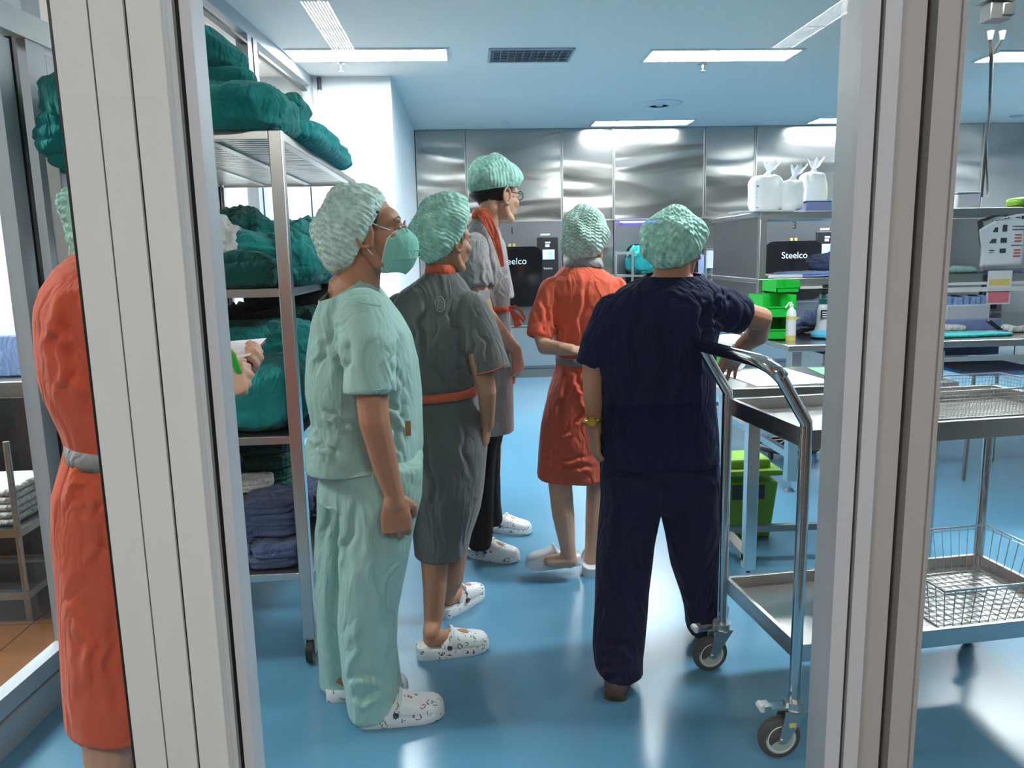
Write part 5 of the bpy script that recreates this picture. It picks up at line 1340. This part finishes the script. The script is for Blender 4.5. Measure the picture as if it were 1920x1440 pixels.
m.add(vs, fs); mk = m.build('face_mask', 'mask', mint, angle=80); s = mk.modifiers.new('sub', 'SUBSURF'); s.levels = 2; s.render_levels = 2; s = mk.modifiers.new('t', 'SOLIDIFY'); s.thickness = 0.0015
m = MB()
for q in (-1, 1):
    m.tube([Lm(q*0.055, 0.060, -0.006), Lm(q*0.072, 0.035, 0.006), Lm(q*0.082, 0.006, 0.022), Lm(q*0.084, -0.016, 0.024)], 0.0016, 6)
    m.tube([Lm(q*0.046, 0.040, -0.110), Lm(q*0.062, 0.018, -0.078), Lm(q*0.078, -0.004, -0.046), Lm(q*0.084, -0.018, -0.030), Lm(q*0.085, -0.024, -0.01)], 0.0016, 6)
m.build('ear_loop', 'white', mk)
for q in (0, 24): MB().tube([r[q] for r in R], 0.0016, 6).build('mask_edge', 'white', mk)
m = MB()
for k_ in range(3): m.tube([Lm(0.064*sin(a), 0.042+(0.092-0.002*k_)*max(0, cos(a))**0.8, -0.045-0.018*k_) for a in [-1.5+3.0*j/16 for j in range(17)]], 0.0012, 5)
m.build('pleat', 'mask', mk)
def glasses(root, L, mat='black', r=0.0011, s=1.0):
    m = MB()
    for q in (-1, 1):
        m.tube([L(q*0.033+0.024*cos(a), 0.104-0.004*abs(cos(a)), 0.0+0.018*sin(a)) for a in [2*pi*j/20 for j in range(20)]], r, 6, closed=True)
    m.tube([L(-0.010, 0.106, 0.004), L(0.010, 0.106, 0.004)], r, 6)
    g = m.build('glasses', mat, root)
    m = MB()
    for q in (-1, 1): m.tube([L(q*0.057, 0.100, 0.004), L(q*0.074, 0.060, 0.006), L(q*0.080, -0.008, 0.010)], r, 6)
    m.build('temple_arm', mat, g)
    m = MB()
    for q in (-1, 1): m.tube([L(q*0.033, 0.1035, 0), L(q*0.033, 0.1045, 0)], 0.022, 20)
    m.build('lens', 'glass', g)
glasses(mint, Lm, 'steel_dark')
m = MB()
for q in (-1, 1):
    m.cap([Lm(q*0.018, 0.091, 0.022), Lm(q*0.036, 0.087, 0.026), Lm(q*0.052, 0.072, 0.020)], [0.0025, 0.003, 0.002], 8)
m.build('eyebrow', 'hair', mint)
m = MB()
for q in (-1, 1): m.cap([Lm(q*0.020, 0.0925, -0.001), Lm(q*0.032, 0.0925, 0.002), Lm(q*0.045, 0.084, -0.001)], [0.0015, 0.0026, 0.0015], 8)
m.build('eye', 'black', mint)

# ---------------------------------------------------------------- woman in grey dress with orange belt
Y1 = 2.76
drs = RS([(778, 872, 1100, .13), (779, 872, 1050, .135), (773, 881, 1000, .14), (771, 897, 950, .15), (768, 907, 890, .155), (766, 913, 835, .155), (766, 909, 785, .15), (769, 897, 748, .135), (766, 893, 735, .132), (758, 894, 715, .138), (750, 891, 660, .14), (740, 889, 610, .14), (738, 892, 575, .13), (752, 881, 548, .11), (780, 868, 528, .085), (798, 853, 512, .062), (806, 848, 500, .05)], Y1)
b = MB(); b.rings(shrink(drs[4:-1], 0.80))
aR = at(880, 582, 2.70); b.cap([aR, at(902, 680, 2.66), at(913, 735, 2.66), at(914, 785, 2.70)], [0.042, 0.040, 0.034, 0.026])
hand(b, at(914, 788, 2.70), (-0.1, 0.25, -1), (-0.9, 0.3, 0), thumb=1, s=0.98, curl=(30, 40, 30))
aL = at(754, 580, 2.84); b.cap([aL, at(742, 690, 2.88), at(750, 760, 2.90), at(775, 800, 2.98)], [0.048, 0.04, 0.033, 0.025])
hand(b, at(777, 804, 2.99), (0.5, 0.6, -0.6), (0.2, -0.4, -1), thumb=1, s=0.95)
tC, hC = atz(915, 1203, 0.02), atz(782, 1222, 0.02); tD, hD = atz(901, 1105, 0.02), atz(826, 1150, 0.02)
b.cap([at(820, 950, 2.70), at(815, 1050, 2.68), at(815, 1105, 2.66), at(812, 1165, 2.645), V(hC.x, hC.y, 0.085).lerp(V(tC.x, tC.y, 0.085), 0.20)], [0.06, 0.052, 0.043, 0.034, 0.030])
b.cap([V(hC.x, hC.y, 0.064).lerp(V(tC.x, tC.y, 0.060), 0.20), V(hC.x, hC.y, 0.06).lerp(V(tC.x, tC.y, 0.055), 0.65)], [0.029, 0.026])
b.cap([at(850, 950, 2.88), at(852, 1040, 2.88), at(850, 1085, 2.88), V(hD.x, hD.y, 0.08).lerp(V(tD.x, tD.y, 0.08), 0.16)], [0.075, 0.05, 0.040, 0.033])
b.cap([V(hD.x, hD.y, 0.064).lerp(V(tD.x, tD.y, 0.060), 0.20), V(hD.x, hD.y, 0.06).lerp(V(tD.x, tD.y, 0.055), 0.65)], [0.029, 0.026])
HC = at(833, 450, 2.77); Lg, Rg = head(b, HC, (0.72, 0.66, -0.04), 1.0, neck=at(826, 525, 2.77), nr=0.052)
grey = person(b, 'person in grey dress with orange belt seen from behind, nearest the mint-clad person', (-0.05, 2.76, 0))
gd = garment('dress', grey, 'greyc', [hemmed(drs, at(826, 1052, 2.66).z)], [([aR, at(902, 635, 2.67), at(922, 698, 2.655)], [0.063, 0.065, 0.067]), ([aL, at(744, 660, 2.88), at(741, 700, 2.89)], [0.060, 0.062, 0.064])],
    [(at(826, 508, 2.76), (0.05, -0.12, 1), 0.11)],
    fold=0.007, sc=(6, 6, 1.8), seed=12, creases=[(at(880, 600, 2.62), at(893, 720, 2.62)), (at(840, 570, 2.62), at(868, 640, 2.62)), (at(868, 640, 2.62), at(890, 730, 2.62)), (at(790, 690, 2.62), at(890, 725, 2.62)), (at(800, 560, 2.62), at(790, 680, 2.62)), (at(895, 600, 2.6), at(920, 690, 2.59)), (at(860, 760, 2.6), at(885, 900, 2.6)), (at(800, 770, 2.6), at(812, 960, 2.6)), (at(840, 700, 2.62), at(890, 690, 2.62)), (at(770, 600, 2.63), at(775, 690, 2.63))], cw=0.009, cd=0.010, voxel=0.006)
def belt(root, name, mat, uL, uR, v0, v1, y, ry, grow=1.05, tilt=0.0, vR=0):
    R = [[V(*(q)) for q in r] for r in shrink([hring(uL, uR, v0, y, ry, 2.3, v0-vR), hring(uL, uR, (v0+v1)/2, y, ry*1.03, 2.3, (v0+v1)/2-vR), hring(uL, uR, v1, y, ry, 2.3, v1-vR)], grow)]
    m = MB(); m.rings(R, caps=False); o = m.build(name, mat, root); s = o.modifiers.new('t', 'SOLIDIFY'); s.thickness = 0.004; return o
belt(grey, 'belt', 'orange', 766, 894, 733, 749, Y1, .137, 1.045, vR=14)
m = MB(); R = shrink([hring(797, 854, 517, Y1, .066), hring(799, 853, 503, Y1, .06), hring(803, 850, 496, Y1, .056)], 1.06); m.rings(R, caps=False); o = m.build('collar', 'orange', grey); o.modifiers.new('t', 'SOLIDIFY').thickness = 0.004
m = MB(); m.tube([at(891, 702, 2.58), at(905, 700, 2.575), at(925, 695, 2.57), at(950, 685, 2.58)], 0.002, 6); m.build('sleeve_piping', 'orange', gd)
m = MB(); q = at(825, 570, 2.615); m.tube([q+V(0.016*cos(a), 0, 0.026*sin(a)) for a in [2*pi*j/20 for j in range(20)]], 0.0015, 5, closed=True); m.tube([q+V(0.008*cos(a), 0, 0.014*sin(a)) for a in [2*pi*j/16 for j in range(16)]], 0.0015, 5, closed=True); m.build('embroidered_crest', 'greyl', gd)
clog(grey, xy(hC), xy(tC), side=-1); clog(grey, xy(hD), xy(tD), side=-1)
haircap(grey, at(831, 428, 2.755), (0.62, 0.45, -0.45), (0.35, 0.1, 0.9), 0.118, 0.132, 0.104, 106, 'cap', 2.3, pl=0.013, amp=0.0025, sag=0.02)
m = MB(); m.ell(at(828, 434, 2.76), (0.083, 0.080, 0.108)); m.build('hair', 'hair', grey)

# ---------------------------------------------------------------- tall man in grey smock
Y2 = 3.5
smk = RS([(893, 964, 850, .13), (893, 964, 811, .13), (892, 962, 750, .13), (885, 961, 690, .13), (880, 959, 640, .13), (878, 955, 590, .128), (872, 953, 540, .135), (868, 948, 500, .14), (868, 943, 465, .135), (874, 936, 437, .11), (885, 930, 415, .08), (892, 924, 402, .06)], Y2)
b = MB(); b.rings(shrink(smk[3:-1], 0.80))
mR = at(892, 465, 3.40); b.cap([mR, at(893, 530, 3.36), at(908, 588, 3.33), at(940, 628, 3.36), at(966, 655, 3.40)], [0.052, 0.046, 0.042, 0.036, 0.028])
hand(b, at(968, 659, 3.40), (0.12, 0.25, -1), (-0.6, 0.7, -0.3), thumb=1, s=1.0, curl=(35, 45, 30))
mL = at(925, 465, 3.62); b.cap([mL, at(935, 560, 3.68), at(945, 620, 3.64), at(958, 675, 3.52)], [0.05, 0.042, 0.036, 0.028])
hand(b, at(958, 680, 3.51), (0.0, -0.25, -1), (-0.9, -0.3, 0), thumb=1, s=1.0, curl=(40, 50, 30))
tE, hE = atz(973, 1045, 0.02), atz(878, 1032, 0.02); tF, hF = atz(991, 993, 0.02), atz(906, 985, 0.02)
for (u0, v0, u1, v1, u2, v2, yy, hl, te) in ((905, 800, 900, 900, 893, 1000, 3.46, hE, tE), (922, 800, 922, 900, 926, 960, 3.66, hF, tF)):
    b.cap([at(u0, v0, yy), at(u1, v1, yy), at(u2, v2, yy), V(hl.x, hl.y, 0.09).lerp(V(te.x, te.y, 0.09), 0.2)], [0.055, 0.042, 0.033, 0.032])
    b.cap([V(hl.x, hl.y, 0.064).lerp(V(te.x, te.y, 0.060), 0.20), V(hl.x, hl.y, 0.06).lerp(V(te.x, te.y, 0.055), 0.65)], [0.029, 0.026])
HC = at(930, 366, 3.5); Lh, Rh = head(b, HC, (0.80, 0.58, -0.02), 1.06, neck=at(906, 424, 3.5), nr=0.052)
man = person(b, 'tall person in grey smock and black trousers with clasped hands, looking right', (0.02, 3.5, 0), 'skin_light')
garment('smock', man, 'greyl', [hemmed(smk, at(928, 811, 3.45).z)], [([mR, at(890, 500, 3.37), at(894, 537, 3.36)], [0.068, 0.071, 0.071]), ([mL, at(935, 540, 3.68), at(938, 560, 3.68)], [0.062, 0.062, 0.062])],
    [(at(908, 412, 3.5), (0.5, -0.15, 1), 0.12)],
    fold=0.007, sc=(7, 7, 2.2), seed=22, creases=[(at(930, 480, 3.38), at(935, 600, 3.37)), (at(915, 470, 3.36), at(918, 570, 3.36)), (at(925, 600, 3.37), at(940, 780, 3.37)), (at(940, 500, 3.39), at(948, 560, 3.39))], cw=0.009, cd=0.010, voxel=0.006)
belt(man, 'belt', 'orange', 877, 955, 572, 582, Y2, .130, 1.05)
m = MB(); q = [at(955, 577, 3.40), at(966, 574, 3.38), at(976, 582, 3.37), at(984, 596, 3.37), at(983, 603, 3.37), at(975, 595, 3.37), at(958, 580, 3.39)]
m.tube(q, 0.006, 8); m.tube([at(957, 580, 3.40), at(966, 594, 3.38), at(972, 612, 3.38)], [0.006, 0.015, 0.018], 8); m.build('belt_bow', 'orange', man)
m = MB(); q = [at(903, 400, 3.415), at(916, 418, 3.385), at(928, 442, 3.362), at(936, 470, 3.355), at(943, 500, 3.36)]
R = []
for i, p in enumerate(q):
    w = (0.020, 0.022, 0.019, 0.014, 0.008)[i]; d_ = V(0.9, -0.1, 0.35).normalized()
    R.append([p-d_*w+V(0, 0.004, 0), p-d_*w-V(0, 0.004, 0), p+d_*w-V(0, 0.004, 0), p+d_*w+V(0, 0.004, 0)])
m.rings(R); cl = m.build('collar', 'orange', man, bevel=0.002)
m = MB(); m.rings(shrink([hring(884, 930, 410, Y2, .078), hring(886, 927, 400, Y2, .070), hring(888, 925, 392, Y2, .066)], 1.05), caps=False); o = m.build('collar_band', 'orange', cl); o.modifiers.new('t', 'SOLIDIFY').thickness = 0.005
m = MB(); q = at(908, 552, 3.29); m.box(q, (0.05, 0.01, 0.035)); m.build('sleeve_patch', 'paper', man)
lA = RS([(885, 945, 780, .09), (884, 935, 830, .085), (881, 928, 890, .08), (877, 926, 950, .08), (875, 924, 1000, .08), (875, 920, 1030, .085), (876, 920, 1050, .08)], 3.46)
lB = RS([(895, 950, 780, .09), (897, 938, 830, .085), (900, 936, 890, .08), (904, 937, 940, .08), (906, 941, 975, .08), (907, 942, 995, .08)], 3.67)
garment('trousers', man, 'black_cloth', [hemmed(lA[::-1], at(898, 1024, 3.46).z), hemmed(lB[::-1], at(922, 978, 3.67).z)], [], [], fold=0.006, sc=(7, 7, 2), seed=30)
clog(man, xy(hE), xy(tE), side=-1); clog(man, xy(hF), xy(tF), side=-1)
haircap(man, at(926, 346, 3.49), (0.12, 0.0, -1), (1, 0.3, 0), 0.125, 0.125, 0.112, 101, 'cap', 4.0, pl=0.016, amp=0.0018, knot=(-0.75, -0.5, -0.35))
m = MB(); m.ell(at(921, 352, 3.5), (0.098, 0.09, 0.085)); m.ell(at(913, 365, 3.5), (0.082, 0.075, 0.040)); m.build('hair', 'hair', man)
glasses(man, Lh, 'black', 0.0022)

# ---------------------------------------------------------------- person in orange dress, seen from behind
Y3 = 3.3
od = RS([(1018, 1132, 960, .13), (1012, 1136, 910, .135), (1006, 1142, 890, .15), (1009, 1148, 855, .155), (1013, 1152, 825, .155), (1020, 1156, 780, .15), (1029, 1156, 737, .145), (1041, 1150, 700, .13), (1046, 1144, 676, .115), (1044, 1146, 655, .12), (1038, 1156, 620, .13), (1030, 1165, 585, .135), (1026, 1168, 550, .13), (1034, 1160, 526, .115), (1050, 1142, 508, .085), (1064, 1128, 497, .06), (1070, 1122, 488, .05)], Y3)
b = MB(); b.rings(shrink(od[4:-1], 0.78))
oL = at(1036, 545, 3.28); b.cap([oL, at(1014, 625, 3.22), at(1022, 650, 3.18), at(1060, 655, 3.02)], [0.04, 0.037, 0.035, 0.026])
hand(b, at(1062, 655, 3.01), (0.8, -0.15, -0.1), (0, 0.3, -1), thumb=1, s=0.95)
oR = at(1158, 545, 3.28); b.cap([oR, at(1178, 625, 3.3), at(1175, 690, 3.35), at(1160, 740, 3.45)], [0.047, 0.04, 0.035, 0.026])
hand(b, at(1158, 744, 3.46), (-0.1, 0.3, -1), (-1, 0, 0), thumb=1, s=0.95)
tG, hG = atz(994, 1078, 0.0), atz(1088, 1072, 0.0); tH, hH = atz(1116, 1038, 0.0), atz(1108, 1082, 0.0)
b.cap([at(1062, 800, 3.28), at(1050, 905, 3.22), at(1056, 965, 3.20), at(1064, 1025, 3.19), at(1067, 1048, 3.19)], [0.05, 0.053, 0.049, 0.034, 0.034])
b.cap([at(1068, 1050, 3.19), at(1030, 1052, 3.19)], [0.036, 0.026])
b.cap([at(1108, 800, 3.32), at(1120, 905, 3.34), at(1117, 970, 3.32), at(1110, 1035, 3.30), at(1109, 1060, 3.31)], [0.05, 0.050, 0.047, 0.033, 0.034])
b.cap([at(1109, 1064, 3.31), at(1111, 1045, 3.43)], [0.034, 0.026])
HC = at(1101, 450, 3.32); Lo, Ro = head(b, HC, (0.42, 0.90, 0.0), 0.93, neck=at(1098, 508, 3.3), nr=0.046)
org = person(b, 'person in orange dress seen from behind, walking towards the steel wall', (0.45, 3.28, 0), 'skin_light')
garment('dress', org, 'orange', [hemmed(od, at(1072, 906, 3.18).z)], [([oL, at(1020, 595, 3.25), at(1011, 633, 3.22)], [0.058, 0.057, 0.053]), ([oR, at(1175, 595, 3.29), at(1182, 640, 3.3)], [0.056, 0.055, 0.052])],
    [(at(1096, 497, 3.3), (0, -0.1, 1), 0.1)],
    fold=0.007, sc=(7, 7, 2.2), seed=41, creases=[(at(1094, 510, 3.2), at(1095, 660, 3.18)), (at(1040, 560, 3.2), at(1052, 655, 3.18)), (at(1025, 560, 3.2), at(1020, 625, 3.17)), (at(1060, 600, 3.17), at(1080, 665, 3.18)), (at(1030, 830, 3.15), at(1120, 760, 3.15)), (at(1015, 885, 3.16), at(1100, 850, 3.15)), (at(1060, 700, 3.17), at(1050, 800, 3.15)), (at(1090, 700, 3.17), at(1110, 800, 3.15)), (at(1130, 560, 3.2), at(1120, 650, 3.18)), (at(1070, 690, 3.17), at(1100, 740, 3.15)), (at(1040, 870, 3.15), at(1110, 880, 3.15))], cw=0.009, cd=0.010, voxel=0.006)
belt(org, 'belt', 'greyl', 1045, 1145, 667, 680, Y3, .115, 1.06)
m = MB(); R = shrink([hring(1061, 1131, 500, Y3, .066), hring(1064, 1128, 490, Y3, .06), hring(1068, 1124, 483, Y3, .056)], 1.04); m.rings(R, caps=False); o = m.build('collar', 'greyl', org); o.modifiers.new('t', 'SOLIDIFY').thickness = 0.004
clog(org, xy(hG), xy(tG), z=0.035, mat='clog_plain', L=0.25, pitch=0.04); clog(org, xy(hH), xy(tH), mat='clog_plain', L=0.25)
haircap(org, at(1097, 440, 3.31), (0.30, 0.72, -0.42), (0.15, 0.35, 0.9), 0.112, 0.128, 0.102, 104, 'cap_pale', 5.2, pl=0.0125, amp=0.003)
m = MB(); m.ell(at(1098, 442, 3.31), (0.080, 0.080, 0.095)); m.build('hair', 'hair', org)

# ---------------------------------------------------------------- person in navy scrubs
Y4 = 2.56
nv = RS([(1127, 1345, 940, .14), (1127, 1345, 885, .14), (1128, 1340, 820, .14), (1129, 1336, 750, .14), (1124, 1336, 690, .14), (1120, 1338, 640, .14), (1122, 1345, 600, .14), (1136, 1352, 572, .13), (1162, 1346, 546, .115), (1192, 1326, 528, .09), (1218, 1302, 515, .07), (1228, 1290, 504, .06)], Y4)
b = MB(); b.rings(shrink(nv[3:-1], 0.82))
nR = at(1328, 575, 2.560); b.cap([nR, at(1385, 588, 2.590), at(1426, 598, 2.630), at(1420, 628, 2.70), at(1392, 648, 2.78)], [0.046, 0.046, 0.043, 0.041, 0.029])
hand(b, at(1389, 651, 2.785), (-0.22, 0.55, -0.72), (-0.1, -0.75, -0.55), thumb=1, s=1.0, curl=(10, 14, 10), spread=2.6)
nL = at(1148, 590, 2.560); b.cap([nL, at(1112, 690, 2.560), at(1112, 740, 2.550), at(1114, 795, 2.550)], [0.055, 0.038, 0.034, 0.026])
hand(b, at(1114, 798, 2.550), (0.05, 0.05, -1), (1, 0.2, 0), thumb=-1, s=1.02, curl=(25, 35, 25))
hI, tI = atz(1153, 1315, 0.0), atz(1160, 1262, 0.0); hJ, tJ = atz(1318, 1192, 0.0), atz(1345, 1150, 0.0)
b.cap([at(1180, 880, 2.55), at(1172, 1010, 2.51), at(1162, 1150, 2.43), V(hI.x, hI.y+0.075, 0.09)], [0.06, 0.042, 0.036, 0.028])
b.cap([V(hI.x, hI.y+0.07, 0.055), V(tI.x, tI.y, 0.05)], [0.03, 0.027])
b.cap([at(1292, 880, 2.610), at(1306, 1020, 2.651), at(1316, 1110, 2.682), V(hJ.x, hJ.y+0.05, 0.09)], [0.06, 0.042, 0.036, 0.03])
b.cap([V(hJ.x, hJ.y+0.05, 0.06), V(tJ.x, tJ.y, 0.05)], [0.034, 0.028])
HC = at(1264, 464, 2.570); Ln, Rn = head(b, HC, (0.40, 0.90, -0.1), 0.97, neck=at(1256, 532, 2.550), nr=0.062)
nav = person(b, 'person in navy scrubs seen from behind, right arm bent over the trolley handle', (0.62, 2.45, 0))
garment('scrub_top', nav, 'navy', [hemmed(nv, at(1235, 887, 2.430).z)], [([nR+V(-0.03, 0, 0), at(1365, 583, 2.570), at(1394, 591, 2.590)], [0.075, 0.067, 0.060]), ([nL, at(1118, 640, 2.560), at(1101, 689, 2.560)], [0.070, 0.060, 0.048])],
    [(at(1259, 514, 2.560), (0, -0.1, 1), 0.12)],
    fold=0.009, sc=(6, 6, 1.6), seed=52, creases=[(at(1310, 570, 2.430), at(1330, 700, 2.430)), (at(1335, 560, 2.450), at(1300, 650, 2.430)), (at(1340, 545, 2.450), at(1372, 560, 2.490)), (at(1330, 600, 2.450), at(1380, 600, 2.510)), (at(1200, 550, 2.430), at(1180, 760, 2.420)), (at(1240, 560, 2.430), at(1230, 800, 2.420)), (at(1280, 620, 2.430), at(1275, 840, 2.420)), (at(1150, 600, 2.430), at(1140, 820, 2.420)), (at(1350, 550, 2.460), at(1330, 640, 2.450)), (at(1170, 690, 2.420), at(1180, 870, 2.420))], cw=0.010, cd=0.012, voxel=0.0065)
pel = [hring(1130, 1343, 860, 2.56, .125), hring(1130, 1343, 905, 2.56, .125), hring(1150, 1335, 940, 2.56, .10), hring(1185, 1315, 958, 2.56, .05)]
ll = RS([(1130, 1262, 890, .12, 2.53), (1131, 1246, 935, .115, 2.53), (1128, 1236, 975, .10, 2.52), (1124, 1224, 1040, .098, 2.48), (1121, 1213, 1100, .095, 2.45), (1118, 1208, 1160, .095, 2.41), (1117, 1205, 1215, .095, 2.38), (1122, 1203, 1255, .10, 2.36), (1128, 1198, 1285, .10, 2.34), (1130, 1196, 1315, .10, 2.34)], 2.34)
lr = RS([(1225, 1343, 890, .12), (1236, 1344, 935, .115), (1246, 1346, 985, .108), (1258, 1348, 1040, .095), (1272, 1348, 1090, .09), (1284, 1347, 1135, .09), (1290, 1346, 1165, .09), (1292, 1345, 1200, .09)], 2.62)
for i in range(5):
    f_ = (0, 0.12, 0.35, 0.6, 0.85)[i]; yt = 2.57+(2.62-2.57)*f_; lr[i] = RS([((1225, 1236, 1246, 1258, 1272)[i], (1343, 1344, 1346, 1348, 1348)[i], (890, 935, 985, 1040, 1090)[i], (.12, .115, .108, .098, .092)[i])], yt)[0]
garment('trousers', nav, 'navy', [pel, hemmed(ll[::-1], 0.05), hemmed(lr[::-1], 0.05)], [], [], fold=0.009, sc=(6, 6, 2.2), seed=60,
    creases=[(at(1160, 920, 2.364), at(1150, 1150, 2.289)), (at(1120, 1240, 2.260), at(1190, 1255, 2.255)), (at(1130, 1200, 2.273), at(1195, 1225, 2.264)), (at(1200, 930, 2.380), at(1185, 1080, 2.312))], cw=0.011, cd=0.010)
shoe(nav, xy(hI), xy(tI)); shoe(nav, xy(hJ), xy(tJ))
haircap(nav, at(1261, 454, 2.560), (0.25, 0.55, -0.62), (0.1, 0.6, 0.6), 0.108, 0.112, 0.110, 104, 'cap', 7.1, pl=0.019, amp=0.0024, knot=(-0.1, -0.6, -0.9))
m = MB(); m.ell(at(1264, 458, 2.560), (0.088, 0.085, 0.082)); m.build('hair', 'hair', nav)
c = at(1114, 786, 2.550); m = MB(); m.tube([c+V(0.032*cos(a), 0.030*sin(a), 0.006*cos(a)) for a in [2*pi*j/24 for j in range(24)]], 0.0065, 8, closed=True)
wt = m.build('wristwatch', 'gold', nav); MB().cyl(c+V(-0.012, -0.031, 0), c+V(-0.016, -0.042, 0), 0.015, 20).build('watch_case', 'gold', wt)

# ---------------------------------------------------------------- person in orange dress behind the left post
Y5 = 1.56
ol = RS([(150, 405, 1530, .15), (150, 400, 1400, .16), (138, 398, 1250, .165), (129, 396, 1067, .165), (122, 388, 978, .165), (124, 378, 907, .16), (140, 362, 852, .15), (149, 352, 820, .145), (140, 356, 794, .15), (114, 362, 742, .155), (100, 365, 700, .16), (93, 365, 650, .16), (89, 362, 600, .16), (91, 355, 572, .16), (100, 345, 539, .15), (119, 330, 502, .12), (142, 310, 478, .085), (165, 290, 462, .06)], Y5, 2.2)
b = MB(); b.rings(shrink(ol[3:-1], 0.8))
pR = at(232, 575, 1.43); b.cap([pR, at(255, 690, 1.40), at(270, 765, 1.36), at(320, 748, 1.37), at(376, 722, 1.40)], [0.05, 0.046, 0.042, 0.036, 0.027])
hand(b, at(372, 722, 1.40), (1, 0.10, 0.16), (0.0, 0.9, -0.45), thumb=1, s=0.86, per=((70, 70, 40), (75, 85, 40), (80, 90, 40), (85, 90, 40)), tcurl=30)
pL = at(232, 575, 1.70); b.cap([pL, at(270, 700, 1.74), at(290, 745, 1.74), at(360, 710, 1.66), at(412, 690, 1.60)], [0.048, 0.043, 0.040, 0.033, 0.025])
hand(b, at(413, 688, 1.60), (1, -0.15, 0.12), (-0.1, -0.6, 0.75), thumb=1, s=0.84, curl=(45, 60, 35), tcurl=30)
b.cap([at(215, 1300, 1.50), at(212, 1450, 1.48), at(212, 1640, 1.48), at(214, 1900, 1.47)], [0.07, 0.052, 0.047, 0.034])
b.cap([at(250, 1300, 1.64), at(250, 1450, 1.64), at(250, 1640, 1.64), at(250, 1830, 1.64)], [0.07, 0.052, 0.047, 0.034])
fx = at(214, 1900, 1.47).x; fy = at(250, 1830, 1.64).x
for x, y in ((fx, 1.47), (fy, 1.64)):
    b.cap([V(x, y, 0.3), V(x, y, 0.07)], [0.045, 0.034]); b.cap([V(x-0.02, y, 0.07), V(x+0.12, y, 0.055)], [0.035, 0.027])
HC = at(262, 425, 1.56); Lz, Rz = head(b, HC, (1, 0.12, -0.2), 1.0, neck=at(232, 485, 1.56), nr=0.05)
orl = person(b, 'person in orange-red dress half hidden by the left door post, writing on a clipboard', (-0.75, 1.56, 0), 'skin_light')
garment('dress', orl, 'orange', [hemmed(ol, at(200, 1348, 1.50).z)], [([pR, at(252, 660, 1.41), at(262, 712, 1.40)], [0.064, 0.066, 0.067]), ([pL, at(262, 680, 1.74), at(268, 710, 1.74)], [0.06, 0.06, 0.06])],
    [(at(232, 470, 1.56), (0, 0, 1), 0.1)],
    fold=0.004, small=0.15, sc=(7, 7, 1.5), seed=71, creases=[(at(120, 540, 1.46), at(112, 720, 1.44)), (at(135, 540, 1.44), at(125, 680, 1.42)), (at(180, 870, 1.41), at(190, 1100, 1.40)), (at(160, 880, 1.42), at(155, 960, 1.41)), (at(150, 960, 1.41), at(215, 945, 1.40)), (at(160, 1120, 1.41), at(185, 1300, 1.41)), (at(200, 1100, 1.4), at(225, 1350, 1.41)), (at(130, 620, 1.42), at(165, 780, 1.41)), (at(110, 560, 1.47), at(140, 770, 1.43)), (at(145, 860, 1.43), at(175, 905, 1.41))], cw=0.009, cd=0.007, voxel=0.006)
belt(orl, 'belt', 'greyl', 149, 354, 811, 842, Y5, .146, 1.02, vR=-14)
haircap(orl, at(236, 412, 1.56), (0.86, 0.1, -0.5), (0.5, 0, 0.86), 0.108, 0.112, 0.100, 100, 'cap', 8.2, pl=0.014, amp=0.0025)
m = MB(); m.ell(at(242, 415, 1.56), (0.085, 0.082, 0.09)); m.build('hair', 'hair', orl)
for x, y in ((fx, 1.47), (fy, 1.64)): clog(orl, (x-0.06, y), (x+0.2, y), side=-1)
# clipboard and pen held by this person
c = at(425, 664, 1.60)
Rb = Matrix.Rotation(radians(5), 3, 'X') @ Matrix.Rotation(radians(-3), 3, 'Y')
t = thing('clipboard', 'clipboard with white papers held in the hands of the half hidden person', 'clipboard', c)
MB().box(c+V(-0.10, 0.0, -0.004), (0.31, 0.20, 0.003), mat=Rb).build('board', 'red_ink', t, bevel=0.001)
m = MB()
for k in range(4): m.box(c+V(-0.098+0.004*k, 0.002*k, 0.0005+0.0012*k), (0.295, 0.195-0.004*k, 0.0008), mat=Rb @ Matrix.Rotation(0.02*k, 3, 'Z'))
m.build('paper_sheets', 'paper', t)
p0, p1 = at(447, 696, 1.40), at(433, 660, 1.38)
t = thing('pen', 'green pen held upright in the writing fist', 'pen', p0)
MB().cap([p0, p0.lerp(p1, 0.85)], [0.0055, 0.0065]).build('barrel', 'green', t); MB().cap([p0.lerp(p1, 0.86), p1], [0.0075, 0.006]).build('pen_cap', 'lime', t)
